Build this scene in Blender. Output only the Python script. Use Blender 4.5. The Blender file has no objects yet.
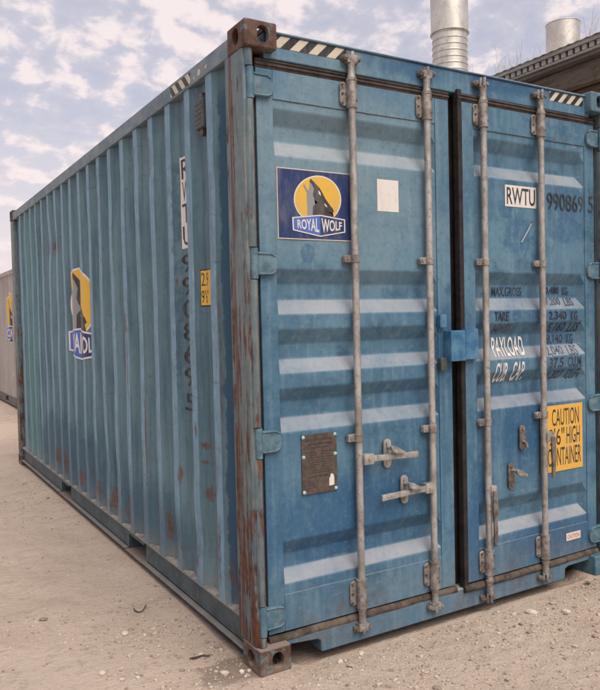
import bpy, bmesh, math, random
import numpy as np
from mathutils import Matrix, Vector

random.seed(7)
RNG = np.random.default_rng(11)
SC = bpy.context.scene
COL = SC.collection

# ---------------------------------------------------------------- camera
CAM_POS = Vector((-1.43825, -2.84210, 1.58825))
CAM_R = Vector((0.86013478, -0.50954392, -0.02308993))
CAM_U = Vector((0.03775059, 0.01844994, 0.99911686))
CAM_F = Vector((0.50866791, 0.86024682, -0.03510501))
cam_data = bpy.data.cameras.new("camera")
cam = bpy.data.objects.new("camera", cam_data)
COL.objects.link(cam)
cam.matrix_world = Matrix(((CAM_R.x, CAM_U.x, -CAM_F.x, CAM_POS.x),
                           (CAM_R.y, CAM_U.y, -CAM_F.y, CAM_POS.y),
                           (CAM_R.z, CAM_U.z, -CAM_F.z, CAM_POS.z),
                           (0, 0, 0, 1)))
cam_data.sensor_fit = 'HORIZONTAL'
cam_data.sensor_width = 36.0
cam_data.lens = 36.0 * 728.56 / 600.0
cam_data.clip_start = 0.05
cam_data.clip_end = 3000
SC.camera = cam

# ---------------------------------------------------------------- light
SUN_AZ = math.radians(180)          # clockwise from +Y
SUN_EL = math.radians(55)
SUN_DIR = Vector((math.sin(SUN_AZ) * math.cos(SUN_EL), math.cos(SUN_AZ) * math.cos(SUN_EL), math.sin(SUN_EL)))
sun_data = bpy.data.lights.new("sun", 'SUN')
sun_data.energy = 1.5
sun_data.angle = math.radians(48)
sun_data.color = (1.0, 0.93, 0.84)
sun = bpy.data.objects.new("sun", sun_data)
COL.objects.link(sun)
sun.rotation_euler = SUN_DIR.to_track_quat('Z', 'Y').to_euler()
sun.location = (0, 0, 30)

world = bpy.data.worlds.new("World")
SC.world = world
world.use_nodes = True
SC.view_settings.view_transform = 'Standard'
SC.view_settings.look = 'None'
SC.view_settings.exposure = 1.2
SC.view_settings.gamma = 1.0


# ---------------------------------------------------------------- node helper
class NT:
    def __init__(self, tree):
        self.t = tree
        self.n = tree.nodes
        self.l = tree.links

    def new(self, kind, **kw):
        nd = self.n.new(kind)
        for k, v in kw.items():
            setattr(nd, k, v)
        return nd

    def put(self, sock, v):
        if isinstance(v, bpy.types.NodeSocket):
            self.l.new(v, sock)
        elif isinstance(v, (tuple, list)) and sock.type == 'RGBA' and len(v) == 3:
            sock.default_value = (*v, 1)
        else:
            sock.default_value = v

    def math(self, op, a, b=0.0, clamp=False):
        nd = self.new('ShaderNodeMath', operation=op, use_clamp=clamp)
        self.put(nd.inputs[0], a)
        self.put(nd.inputs[1], b)
        return nd.outputs[0]

    def smooth(self, v, lo, hi):
        nd = self.new('ShaderNodeMapRange', interpolation_type='SMOOTHSTEP')
        self.put(nd.inputs['Value'], v)
        if lo <= hi:
            nd.inputs['From Min'].default_value, nd.inputs['From Max'].default_value = lo, hi
            nd.inputs['To Min'].default_value, nd.inputs['To Max'].default_value = 0, 1
        else:
            nd.inputs['From Min'].default_value, nd.inputs['From Max'].default_value = hi, lo
            nd.inputs['To Min'].default_value, nd.inputs['To Max'].default_value = 1, 0
        return nd.outputs[0]

    def mix(self, f, a, b, mode='MIX'):
        nd = self.new('ShaderNodeMix', data_type='RGBA', blend_type=mode)
        self.put(nd.inputs[0], f)
        self.put(nd.inputs[6], a)
        self.put(nd.inputs[7], b)
        return nd.outputs[2]

    def mapv(self, vec, scale=(1, 1, 1), loc=(0, 0, 0), rot=(0, 0, 0)):
        nd = self.new('ShaderNodeMapping')
        self.put(nd.inputs['Vector'], vec)
        nd.inputs['Scale'].default_value = scale
        nd.inputs['Location'].default_value = loc
        nd.inputs['Rotation'].default_value = rot
        return nd.outputs[0]

    def noise(self, vec, scale, detail=4, rough=0.55, stretch=None, loc=(0, 0, 0), dist=0.0):
        if stretch or loc != (0, 0, 0):
            vec = self.mapv(vec, stretch or (1, 1, 1), loc)
        nd = self.new('ShaderNodeTexNoise')
        self.put(nd.inputs['Vector'], vec)
        nd.inputs['Scale'].default_value = scale
        nd.inputs['Detail'].default_value = detail
        nd.inputs['Roughness'].default_value = rough
        nd.inputs['Distortion'].default_value = dist
        return nd.outputs[0]

    def sep(self, vec):
        nd = self.new('ShaderNodeSeparateXYZ')
        self.put(nd.inputs[0], vec)
        return nd.outputs

    def comb(self, x, y, z):
        nd = self.new('ShaderNodeCombineXYZ')
        for i, v in enumerate((x, y, z)):
            self.put(nd.inputs[i], v)
        return nd.outputs[0]

    def band(self, v, a, b, soft):
        return self.math('MULTIPLY', self.smooth(v, a - soft, a + soft), self.smooth(v, b + soft, b - soft))

    def blob(self, u, v, cu, cv, ru, rv, warp, soft=0.35):
        """ragged patch centred on (cu, cv): 1 inside"""
        du = self.math('DIVIDE', self.math('SUBTRACT', u, cu), ru)
        dv = self.math('DIVIDE', self.math('SUBTRACT', v, cv), rv)
        d = self.math('SQRT', self.math('ADD', self.math('MULTIPLY', du, du), self.math('MULTIPLY', dv, dv)))
        d = self.math('ADD', d, self.math('MULTIPLY', self.math('SUBTRACT', warp, 0.5), 1.6))
        return self.smooth(d, 1.0, 1.0 - soft)

    def addmax(self, a, b):
        return self.math('MAXIMUM', a, b)


def material(name):
    m = bpy.data.materials.new(name)
    m.use_nodes = True
    t = NT(m.node_tree)
    bsdf = m.node_tree.nodes['Principled BSDF']
    tc = t.new('ShaderNodeTexCoord')
    return m, t, bsdf, tc.outputs['Object']


def bump(t, bsdf, h, strength=0.3, dist=0.01):
    nd = t.new('ShaderNodeBump')
    nd.inputs['Strength'].default_value = strength
    nd.inputs['Distance'].default_value = dist
    t.put(nd.inputs['Height'], h)
    t.l.new(nd.outputs[0], bsdf.inputs['Normal'])


# ---------------------------------------------------------------- sky
def build_world():
    t = NT(world.node_tree)
    for nd in list(t.n):
        t.n.remove(nd)
    out = t.new('ShaderNodeOutputWorld')
    bg = t.new('ShaderNodeBackground')
    sky = t.new('ShaderNodeTexSky')
    sky.sky_type = 'NISHITA'
    sky.sun_disc = False
    sky.sun_elevation = SUN_EL
    sky.sun_rotation = SUN_AZ
    sky.air_density = 1.0
    sky.dust_density = 2.0
    sky.ozone_density = 1.0
    tc = t.new('ShaderNodeTexCoord')
    d = tc.outputs['Generated']
    x, y, z = t.sep(d)
    zz = t.math('ADD', t.math('MAXIMUM', z, 0.0), 0.38)
    pl = t.comb(t.math('DIVIDE', x, zz), t.math('DIVIDE', y, zz), 0.0)
    big = t.noise(pl, 2.6, 3, 0.5, loc=(3.1, 1.7, 0))
    med = t.noise(pl, 15.0, 9, 0.56, loc=(0.4, 5.2, 0), dist=0.2)
    v = t.math('ADD', t.math('MULTIPLY', big, 0.40), t.math('MULTIPLY', med, 0.70))
    puffs = t.smooth(v, 0.535, 0.66)
    veil = t.smooth(t.noise(pl, 0.9, 5, 0.6, loc=(8, 2, 0)), 0.25, 0.75)
    low = t.smooth(z, 0.32, 0.0)
    # thin high haze (grey lavender) over the blue, brighter cream cumulus above it
    K = 10.0                                  # colours below are divided by the background strength
    haze_f = t.math('ADD', t.math('MULTIPLY', veil, 0.22), t.math('MULTIPLY', low, 0.20))
    haze_f = t.math('ADD', haze_f, 0.60, True)
    c = t.mix(haze_f, sky.outputs[0], tuple(k * K for k in (0.49, 0.47, 0.525)))
    soft = t.smooth(v, 0.40, 0.62)
    c = t.mix(t.math('MULTIPLY', soft, 0.40), c, tuple(k * K for k in (0.57, 0.515, 0.555)))
    c = t.mix(t.math('MULTIPLY', puffs, 0.72), c, tuple(k * K for k in (0.77, 0.665, 0.645)))
    c = t.mix(t.math('MULTIPLY', low, 0.62), c, tuple(k * K for k in (0.74, 0.63, 0.615)))
    t.put(bg.inputs['Color'], c)
    bg.inputs['Strength'].default_value = 0.060
    t.l.new(bg.outputs[0], out.inputs['Surface'])


build_world()

# ---------------------------------------------------------------- materials
RUST_A = (0.062, 0.027, 0.018)
RUST_B = (0.138, 0.058, 0.036)
DUST = (0.50, 0.40, 0.30)


def rust_colour(t, P, scale=18):
    return t.mix(t.smooth(t.noise(P, scale, 6, 0.65), 0.3, 0.7), RUST_A, RUST_B)


def mat_front_paint():
    m, t, b, P = material("door_paint")
    x, y, z = t.sep(P)
    geo = t.new('ShaderNodeNewGeometry')
    nz = t.sep(geo.outputs['Normal'])[2]
    n1 = t.noise(P, 1.4, 4, 0.6)
    n2 = t.noise(P, 7, 6, 0.65)
    st = t.noise(P, 6, 5, 0.6, stretch=(5, 5, 0.35))
    speck = t.noise(P, 95, 2, 0.5)
    c = t.mix(t.smooth(n1, 0.32, 0.68), (0.040, 0.112, 0.185), (0.088, 0.182, 0.255))
    c = t.mix(t.math('MULTIPLY', t.smooth(st, 0.45, 0.75), 0.55), c, (0.140, 0.235, 0.300))
    c = t.mix(t.math('MULTIPLY', t.smooth(n2, 0.48, 0.70), 0.7), c, (0.026, 0.080, 0.142))
    # chalking on the upper left door, fresher overpaint low down, painted-in shade by the lock box
    wp = t.noise(P, 9, 6, 0.7)
    wl = t.noise(P, 3.2, 5, 0.65)
    ws = t.noise(P, 5, 5, 0.7, stretch=(3, 3, 0.5))
    chalk = t.blob(x, z, 0.55, 2.35, 1.0, 0.85, wl, 0.9)
    c = t.mix(t.math('MULTIPLY', chalk, 0.62), c, (0.185, 0.262, 0.290))
    fresh = None
    for cu, cv, ru, rv in ((0.55, 0.62, 0.75, 0.33), (1.2, 1.42, 0.14, 0.30), (1.75, 0.95, 0.5, 0.3),
                           (2.0, 0.30, 0.7, 0.22), (1.35, 0.4, 0.25, 0.5), (0.95, 2.83, 0.35, 0.07), (1.65, 2.84, 0.5, 0.06)):
        f = t.blob(x, z, cu, cv, ru, rv, ws, 0.75)
        fresh = f if fresh is None else t.addmax(fresh, f)
    c = t.mix(t.math('MULTIPLY', fresh, 0.70), c, (0.014, 0.072, 0.165))
    # brushed out old markings behind the lettering
    patch = None
    for cu, cv, ru, rv in ((1.70, 2.03, 0.13, 0.13), (2.13, 2.08, 0.17, 0.085), (2.14, 2.24, 0.22, 0.10), (2.33, 2.24, 0.05, 0.12),
                           (1.63, 1.70, 0.16, 0.055), (1.62, 1.60, 0.15, 0.05), (2.09, 1.69, 0.16, 0.06), (2.10, 1.575, 0.16, 0.06),
                           (2.08, 1.44, 0.14, 0.06), (2.10, 1.30, 0.17, 0.07), (0.335, 1.89, 0.045, 0.05), (1.6, 2.17, 0.06, 0.06),
                           (0.75, 2.83, 0.0, 0.0)):
        if ru <= 0:
            continue
        f = t.blob(x, z, cu, cv, ru, rv, wp, 0.22)
        patch = f if patch is None else t.addmax(patch, f)
    c = t.mix(t.math('MULTIPLY', t.math('MULTIPLY', patch, t.smooth(t.noise(P, 22, 6, 0.7, stretch=(1.6, 1, 0.7)), 0.30, 0.58)), 0.62), c, (0.022, 0.082, 0.170))
    # dust lying on the upward faces
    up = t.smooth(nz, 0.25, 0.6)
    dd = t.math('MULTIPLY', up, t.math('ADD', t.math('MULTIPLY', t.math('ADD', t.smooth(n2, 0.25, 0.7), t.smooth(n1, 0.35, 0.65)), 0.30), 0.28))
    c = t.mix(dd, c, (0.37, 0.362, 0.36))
    # grime splash near the ground
    gr = t.math('MULTIPLY', t.smooth(z, 0.42, 0.10), t.smooth(n2, 0.25, 0.7))
    c = t.mix(t.math('MULTIPLY', gr, 0.45), c, (0.17, 0.15, 0.125))
    run = t.math('MULTIPLY', t.smooth(t.noise(P, 9, 4, 0.6, stretch=(7, 7, 0.30), loc=(3, 1, 0)), 0.56, 0.78), t.smooth(n1, 0.3, 0.6))
    c = t.mix(t.math('MULTIPLY', run, 0.32), c, (0.075, 0.095, 0.105))
    wear = t.smooth(t.noise(P, 38, 7, 0.72), 0.66, 0.74)
    c = t.mix(t.math('MULTIPLY', wear, 0.4), c, (0.34, 0.41, 0.45))
    mott = t.noise(P, 34, 9, 0.78, loc=(2, 6, 3))
    c = t.mix(t.math('MULTIPLY', t.smooth(mott, 0.50, 0.30), t.math('SUBTRACT', 0.45, t.math('MULTIPLY', dd, 0.42))), c, (0.020, 0.055, 0.090))
    c = t.mix(t.math('MULTIPLY', t.smooth(mott, 0.52, 0.74), 0.45), c, (0.21, 0.28, 0.32))
    scuff = t.math('MULTIPLY', t.smooth(t.noise(P, 16, 7, 0.75, stretch=(0.35, 1, 2.2), loc=(9, 0, 5)), 0.60, 0.68), t.smooth(t.noise(P, 2.1, 3, 0.6, loc=(4, 4, 0)), 0.46, 0.6))
    c = t.mix(t.math('MULTIPLY', scuff, 0.45), c, (0.26, 0.315, 0.335))
    # chips
    chips = t.math('MULTIPLY', t.smooth(speck, 0.72, 0.77), t.smooth(t.noise(P, 5, 3), 0.42, 0.62))
    c = t.mix(t.math('MULTIPLY', chips, 0.8), c, (0.035, 0.05, 0.065))
    rs = t.math('MULTIPLY', t.smooth(t.noise(P, 26, 6, 0.7), 0.69, 0.75), t.smooth(n1, 0.4, 0.6))
    c = t.mix(rs, c, rust_colour(t, P, 40))
    t.put(b.inputs['Base Color'], c)
    rg = t.math('ADD', t.math('MULTIPLY', n2, 0.25), 0.40)
    t.put(b.inputs['Roughness'], t.math('ADD', rg, t.math('MULTIPLY', dd, 0.3)))
    b.inputs['Specular IOR Level'].default_value = 0.35
    h = t.math('ADD', t.math('MULTIPLY', t.noise(P, 5, 3), 1.0), t.math('MULTIPLY', t.noise(P, 60, 4, 0.6), 0.10))
    bump(t, b, h, 0.35, 0.006)
    return m


def mat_side_paint():
    m, t, b, P = material("side_paint")
    x, y, z = t.sep(P)
    n1 = t.noise(P, 1.1, 4, 0.6)
    n2 = t.noise(P, 8, 6, 0.65)
    st = t.noise(P, 7, 6, 0.65, stretch=(1, 4, 0.28))
    fine = t.noise(P, 55, 4, 0.7)
    c = t.mix(t.smooth(n1, 0.3, 0.7), (0.054, 0.112, 0.148), (0.100, 0.172, 0.202))
    c = t.mix(t.math('MULTIPLY', t.smooth(st, 0.42, 0.72), 0.5), c, (0.130, 0.215, 0.250))
    c = t.mix(t.math('MULTIPLY', t.smooth(st, 0.50, 0.28), 0.55), c, (0.030, 0.072, 0.108))
    # crests are rubbed bluer, with the sky light on them painted in
    cd = t.math('FLOORED_MODULO', t.math('ADD', y, 10 * 0.2825 - 0.4225 + 0.14125), 0.2825)
    cd = t.math('ABSOLUTE', t.math('SUBTRACT', cd, 0.14125))
    crest = t.math('MULTIPLY', t.smooth(cd, 0.0385, 0.0345), t.math('ADD', t.math('MULTIPLY', t.smooth(n2, 0.3, 0.65), 0.5), 0.5))
    c = t.mix(t.math('MULTIPLY', crest, 0.88), c, (0.165, 0.300, 0.410))
    worn = t.math('MULTIPLY', crest, t.smooth(t.noise(P, 14, 6, 0.7, stretch=(1, 1, 0.4)), 0.55, 0.68))
    c = t.mix(t.math('MULTIPLY', worn, 0.6), c, (0.27, 0.335, 0.375))
    # darker overpaint along the lower far half, teal strip by the far end
    ws = t.noise(P, 4, 5, 0.7, stretch=(1, 2.5, 0.6))
    dk = t.addmax(t.blob(y, z, 3.6, 0.45, 1.7, 0.42, ws, 0.35), t.blob(y, z, 1.4, 0.35, 0.9, 0.35, ws, 0.6))
    c = t.mix(t.math('MULTIPLY', dk, 0.6), c, (0.032, 0.075, 0.118))
    teal = t.band(t.math('ADD', y, t.math('MULTIPLY', t.math('SUBTRACT', ws, 0.5), 0.25)), 4.86, 5.45, 0.03)
    c = t.mix(t.math('MULTIPLY', teal, 0.55), c, (0.100, 0.215, 0.225))
    # fresh dark blue brushed beside the corner post
    wz = t.noise(P, 6, 5, 0.7, stretch=(1, 1, 1.0))
    yb = t.math('ADD', y, t.math('MULTIPLY', t.math('SUBTRACT', wz, 0.5), 0.10))
    db = t.math('MULTIPLY', t.band(yb, 0.20, 0.356, 0.006), t.smooth(z, 2.75, 2.6))
    c = t.mix(t.math('MULTIPLY', db, 0.90), c, (0.011, 0.055, 0.105))
    # brushed patches behind the stencilled number, mauve smear
    wp = t.noise(P, 16, 5, 0.7)
    pn = t.math('MULTIPLY', t.band(t.math('ADD', y, t.math('MULTIPLY', t.math('SUBTRACT', wp, 0.5), 0.25)), 0.90, 0.945, 0.02),
                t.math('MULTIPLY', t.band(z, 1.08, 2.47, 0.05), t.smooth(t.noise(P, 10, 3), 0.38, 0.6)))
    c = t.mix(t.math('MULTIPLY', pn, 0.65), c, (0.028, 0.072, 0.115))
    mv = t.addmax(t.blob(y, z, 0.46, 2.15, 0.05, 0.35, wp, 0.5), t.blob(y, z, 0.48, 0.85, 0.09, 0.16, wp, 0.4))
    c = t.mix(t.math('MULTIPLY', mv, 0.5), c, (0.12, 0.13, 0.21))
    run = t.smooth(t.noise(P, 10, 7, 0.72, stretch=(1, 5, 0.16), loc=(2, 3, 8)), 0.54, 0.70)
    c = t.mix(t.math('MULTIPLY', run, 0.45), c, (0.036, 0.056, 0.070))
    mott = t.noise(P, 30, 9, 0.78, stretch=(1, 1, 0.6), loc=(2, 6, 3))
    c = t.mix(t.math('MULTIPLY', t.smooth(mott, 0.50, 0.32), 0.4), c, (0.030, 0.055, 0.070))
    # hairline scrapes running along the wall
    wav = t.noise(P, 1.6, 3, 0.5, stretch=(1, 1, 1), loc=(4, 0, 2))
    zw = t.math('ADD', z, t.math('MULTIPLY', wav, 0.55))
    zw = t.math('ADD', zw, t.math('MULTIPLY', fine, 0.008))
    for per, off, th in ((0.37, 0.05, 0.0022), (0.53, 0.21, 0.0018), (0.171, 0.02, 0.0012)):
        pp = t.math('PINGPONG', t.math('ADD', zw, off), per)
        ln = t.math('MULTIPLY', t.smooth(pp, th * 1.8, th * 0.5), t.smooth(t.noise(P, 2.3, 3, 0.6, loc=(off * 50, 0, per * 9)), 0.48, 0.58))
        c = t.mix(t.math('MULTIPLY', ln, 0.5), c, (0.050, 0.062, 0.075))
    # paint lost at the crest edges
    # rust
    rn = t.noise(P, 13, 7, 0.72, stretch=(1, 1, 0.45))
    low = t.smooth(z, 0.75, 0.20)
    rust = t.math('MULTIPLY', t.smooth(t.math('ADD', rn, t.math('MULTIPLY', low, 0.10)), 0.66, 0.71),
                  t.smooth(t.noise(P, 1.7, 3), 0.38, 0.55))
    wr = t.noise(P, 22, 6, 0.75)
    wr2 = t.math('ADD', t.math('MULTIPLY', t.math('SUBTRACT', wr, 0.5), 1.7), 0.5)
    brk = t.smooth(t.noise(P, 48, 6, 0.7, stretch=(1, 1, 0.5)), 0.30, 0.50)
    spots = [(5.2, 2.5, 0.012, 0.25), (1.30, 2.58, 0.010, 0.18), (2.42, 2.5, 0.012, 0.25), (0.60, 0.70, 0.05, 0.05), (0.95, 0.75, 0.03, 0.08), (1.2, 0.4, 0.03, 0.12), (1.86, 1.60, 0.045, 0.10), (1.84, 1.30, 0.012, 0.26), (2.66, 0.34, 0.06, 0.10), (2.30, 0.33, 0.10, 0.12), (3.2, 0.33, 0.06, 0.09),
             (3.75, 0.36, 0.05, 0.13), (4.05, 0.40, 0.05, 0.10), (2.0, 0.33, 0.03, 0.16), (0.62, 0.95, 0.05, 0.03), (0.70, 1.02, 0.025, 0.05),
             (0.82, 1.0, 0.03, 0.05), (0.62, 0.86, 0.06, 0.015), (0.50, 0.88, 0.05, 0.04), (0.44, 0.45, 0.02, 0.20), (4.63, 2.60, 0.02, 0.28),
             (3.62, 2.36, 0.07, 0.06), (4.0, 2.30, 0.07, 0.05), (3.9, 1.55, 0.03, 0.10), (0.375, 1.45, 0.006, 0.5), (1.52, 0.9, 0.012, 0.4)]
    for s in spots:
        rust = t.addmax(rust, t.math('MULTIPLY', t.blob(y, z, *s, wr2, 0.6), brk))
    gz = t.addmax(t.blob(y, z, 4.1, 2.30, 0.6, 0.10, wr, 0.5), t.blob(y, z, 2.2, 0.26, 0.5, 0.10, wr, 0.6))
    c = t.mix(t.math('MULTIPLY', gz, 0.3), c, (0.09, 0.09, 0.09))
    c = t.mix(t.math('MULTIPLY', rust, 0.78), c, rust_colour(t, P, 30))
    gr = t.math('MULTIPLY', t.smooth(z, 0.38, 0.20), t.smooth(n2, 0.3, 0.7))
    c = t.mix(t.math('MULTIPLY', gr, 0.45), c, (0.25, 0.22, 0.19))
    c = t.mix(t.math('MULTIPLY', t.smooth(fine, 0.6, 0.75), 0.25), c, (0.22, 0.265, 0.275))
    t.put(b.inputs['Base Color'], c)
    t.put(b.inputs['Roughness'], t.math('ADD', t.math('MULTIPLY', n2, 0.3), 0.42))
    b.inputs['Specular IOR Level'].default_value = 0.35
    h = t.math('ADD', t.noise(P, 4, 3), t.math('MULTIPLY', fine, 0.10))
    bump(t, b, h, 0.4, 0.006)
    return m


def mat_post(name, rust_amt):
    """steel section with paint streaked by rust"""
    m, t, b, P = material(name)
    x, y, z = t.sep(P)
    n2 = t.noise(P, 9, 6, 0.65)
    st = t.noise(P, 8, 9, 0.74, stretch=(3, 3, 0.34))
    st2 = t.noise(P, 15, 6, 0.7, stretch=(3.5, 3.5, 0.16), loc=(5, 3, 1))
    c = t.mix(t.smooth(n2, 0.3, 0.7), (0.090, 0.125, 0.132), (0.145, 0.180, 0.182))
    c = t.mix(t.math('MULTIPLY', t.smooth(st2, 0.50, 0.62), 0.75), c, (0.048, 0.105, 0.165))
    c = t.mix(t.math('MULTIPLY', t.smooth(t.noise(P, 24, 6, 0.7, stretch=(2, 2, 0.4), loc=(1, 9, 2)), 0.52, 0.66), 0.5), c, (0.21, 0.215, 0.20))
    low = t.smooth(z, 2.3, 0.6)
    f = t.math('ADD', st, t.math('MULTIPLY', low, 0.075))
    f = t.math('ADD', f, t.math('MULTIPLY', t.math('SUBTRACT', t.noise(P, 5, 4, 0.6, loc=(7, 1, 4)), 0.5), 0.35))
    rm = t.smooth(f, 0.66 - rust_amt * 0.112, 0.73 - rust_amt * 0.112)
    # the rear arris of the post has lost most of its paint
    strip = t.math('MULTIPLY', t.band(t.math('ADD', y, t.math('MULTIPLY', t.math('SUBTRACT', st2, 0.5), 0.07)), 0.150, 0.176, 0.014), rust_amt)
    rm = t.addmax(rm, t.math('MULTIPLY', t.math('MULTIPLY', strip, t.smooth(n2, 0.25, 0.5)), 0.9))
    bar = t.math('MULTIPLY', t.math('MULTIPLY', t.band(x, 0.041, 0.060, 0.004), t.smooth(y, 0.075, 0.065)), t.smooth(t.math('ADD', n2, t.math('MULTIPLY', low, 0.1)), 0.42, 0.52))
    rm = t.addmax(rm, t.math('MULTIPLY', bar, 0.9))
    fine = t.smooth(t.noise(P, 60, 6, 0.7), 0.62, 0.70)
    rm = t.addmax(rm, t.math('MULTIPLY', fine, 0.6))
    c = t.mix(rm, c, rust_colour(t, P, 22))
    edge = t.smooth(t.noise(P, 30, 5, 0.7, stretch=(1, 1, 0.3)), 0.64, 0.70)
    c = t.mix(t.math('MULTIPLY', edge, 0.5), c, (0.22, 0.14, 0.10))
    t.put(b.inputs['Base Color'], c)
    t.put(b.inputs['Roughness'], t.math('ADD', t.math('MULTIPLY', rm, 0.3), 0.5))
    b.inputs['Specular IOR Level'].default_value = 0.3
    h = t.math('ADD', t.math('MULTIPLY', rm, 0.35), t.math('MULTIPLY', t.noise(P, 45, 5, 0.65), 0.4))
    bump(t, b, h, 0.5, 0.004)
    return m


def mat_casting(name, paint):
    m, t, b, P = material(name)
    n = t.noise(P, 16, 7, 0.7)
    n2 = t.noise(P, 55, 5, 0.7)
    c = t.mix(t.smooth(n, 0.35, 0.65), (0.058, 0.034, 0.027), (0.130, 0.076, 0.058))
    c = t.mix(t.smooth(t.noise(P, 11, 6, 0.7, loc=(2, 2, 2)), 0.51, 0.60), c, paint)
    c = t.mix(t.math('MULTIPLY', t.smooth(n2, 0.52, 0.68), 0.7), c, (0.105, 0.042, 0.027))
    z = t.sep(P)[2]
    c = t.mix(t.math('MULTIPLY', t.smooth(z, 0.06, 0.0), t.math('MULTIPLY', n, 0.9)), c, (0.27, 0.21, 0.16))
    geo = t.new('ShaderNodeNewGeometry')
    up = t.math('MULTIPLY', t.smooth(t.sep(geo.outputs['Normal'])[2], 0.5, 0.9), 0.75)
    c = t.mix(up, c, (0.26, 0.21, 0.175))
    t.put(b.inputs['Base Color'], c)
    b.inputs['Roughness'].default_value = 0.8
    b.inputs['Specular IOR Level'].default_value = 0.25
    bump(t, b, t.math('ADD', n, t.math('MULTIPLY', n2, 0.5)), 0.6, 0.004)
    return m


def mat_simple(name, a, b2, scale=12, rough=0.6, metal=0.0, bumps=0.2, stretch=None, lo=0.35, hi=0.65, dirt=None, spec=0.35, bdist=0.003):
    m, t, b, P = material(name)
    n = t.noise(P, scale, 6, 0.65, stretch=stretch)
    c = t.mix(t.smooth(n, lo, hi), a, b2)
    if dirt:
        c = t.mix(t.math('MULTIPLY', t.smooth(t.noise(P, scale * 2.3, 6, 0.7, loc=(3, 7, 1)), 0.52, 0.68), dirt[1]), c, dirt[0])
    t.put(b.inputs['Base Color'], c)
    t.put(b.inputs['Roughness'], t.math('ADD', rough - 0.1, t.math('MULTIPLY', n, 0.2)))
    b.inputs['Metallic'].default_value = metal
    b.inputs['Specular IOR Level'].default_value = spec
    if bumps:
        bump(t, b, t.math('ADD', n, t.math('MULTIPLY', t.noise(P, scale * 6, 4, 0.6), 0.4)), bumps, bdist)
    return m


def mat_print(name, col, wear_to=None, wear=0.35, rough=0.5):
    """ink or vinyl with a little wear"""
    m, t, b, P = material(name)
    n = t.noise(P, 40, 6, 0.7)
    c = t.mix(t.math('MULTIPLY', t.smooth(t.noise(P, 6, 4), 0.35, 0.7), 0.18), col, tuple(k * 0.75 + 0.03 for k in col))
    if wear_to:
        c = t.mix(t.math('MULTIPLY', t.smooth(n, 0.56, 0.66), wear), c, wear_to)
    film = t.math('MULTIPLY', t.smooth(t.noise(P, 11, 7, 0.72, stretch=(2, 2, 0.5), loc=(6, 2, 1)), 0.42, 0.72), 0.22)
    c = t.mix(film, c, (0.30, 0.29, 0.28))
    scr = t.math('MULTIPLY', t.smooth(t.noise(P, 20, 8, 0.8, stretch=(0.5, 0.5, 3), loc=(1, 8, 4)), 0.66, 0.72), 0.35)
    c = t.mix(scr, c, (0.24, 0.28, 0.31))
    t.put(b.inputs['Base Color'], c)
    b.inputs['Roughness'].default_value = rough
    b.inputs['Specular IOR Level'].default_value = 0.3
    return m


def mat_ground():
    m, t, b, P = material("dry_dirt")
    n0 = t.noise(P, 0.22, 4, 0.6)
    n1 = t.noise(P, 1.1, 6, 0.65)
    n2 = t.noise(P, 9, 7, 0.7)
    n3 = t.noise(P, 60, 6, 0.75)
    n4 = t.noise(P, 24, 6, 0.72, loc=(5, 3, 0))
    c = t.mix(t.smooth(n1, 0.3, 0.7), (0.54, 0.425, 0.340), (0.64, 0.515, 0.42))
    c = t.mix(t.math('MULTIPLY', t.smooth(n0, 0.4, 0.65), 0.5), c, (0.62, 0.505, 0.405))
    c = t.mix(t.math('MULTIPLY', t.smooth(n2, 0.52, 0.72), 0.40), c, (0.32, 0.245, 0.185))
    c = t.mix(t.math('MULTIPLY', t.smooth(n3, 0.58, 0.72), 0.42), c, (0.25, 0.19, 0.145))
    c = t.mix(t.math('MULTIPLY', t.smooth(n3, 0.42, 0.28), 0.45), c, (0.62, 0.52, 0.43))
    c = t.mix(t.math('MULTIPLY', t.smooth(n4, 0.56, 0.68), 0.45), c, (0.33, 0.255, 0.195))
    # damp stain at the foot of the corner casting
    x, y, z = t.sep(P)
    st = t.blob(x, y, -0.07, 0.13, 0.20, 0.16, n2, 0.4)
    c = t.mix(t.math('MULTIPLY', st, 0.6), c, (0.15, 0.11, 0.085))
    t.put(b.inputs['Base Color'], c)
    b.inputs['Roughness'].default_value = 0.95
    b.inputs['Specular IOR Level'].default_value = 0.1
    trk = t.noise(P, 2.2, 6, 0.65, stretch=(0.22, 1.6, 1), loc=(1, 4, 0))
    c = t.mix(t.math('MULTIPLY', t.smooth(trk, 0.54, 0.66), 0.4), c, (0.64, 0.525, 0.43))
    c = t.mix(t.math('MULTIPLY', t.smooth(trk, 0.44, 0.34), 0.35), c, (0.36, 0.28, 0.215))
    t.put(b.inputs['Base Color'], c)
    h = t.math('ADD', t.math('ADD', t.math('MULTIPLY', n2, 0.8), t.math('MULTIPLY', n4, 0.6)), t.math('MULTIPLY', n3, 0.45))
    bump(t, b, h, 1.0, 0.03)
    return m


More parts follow.
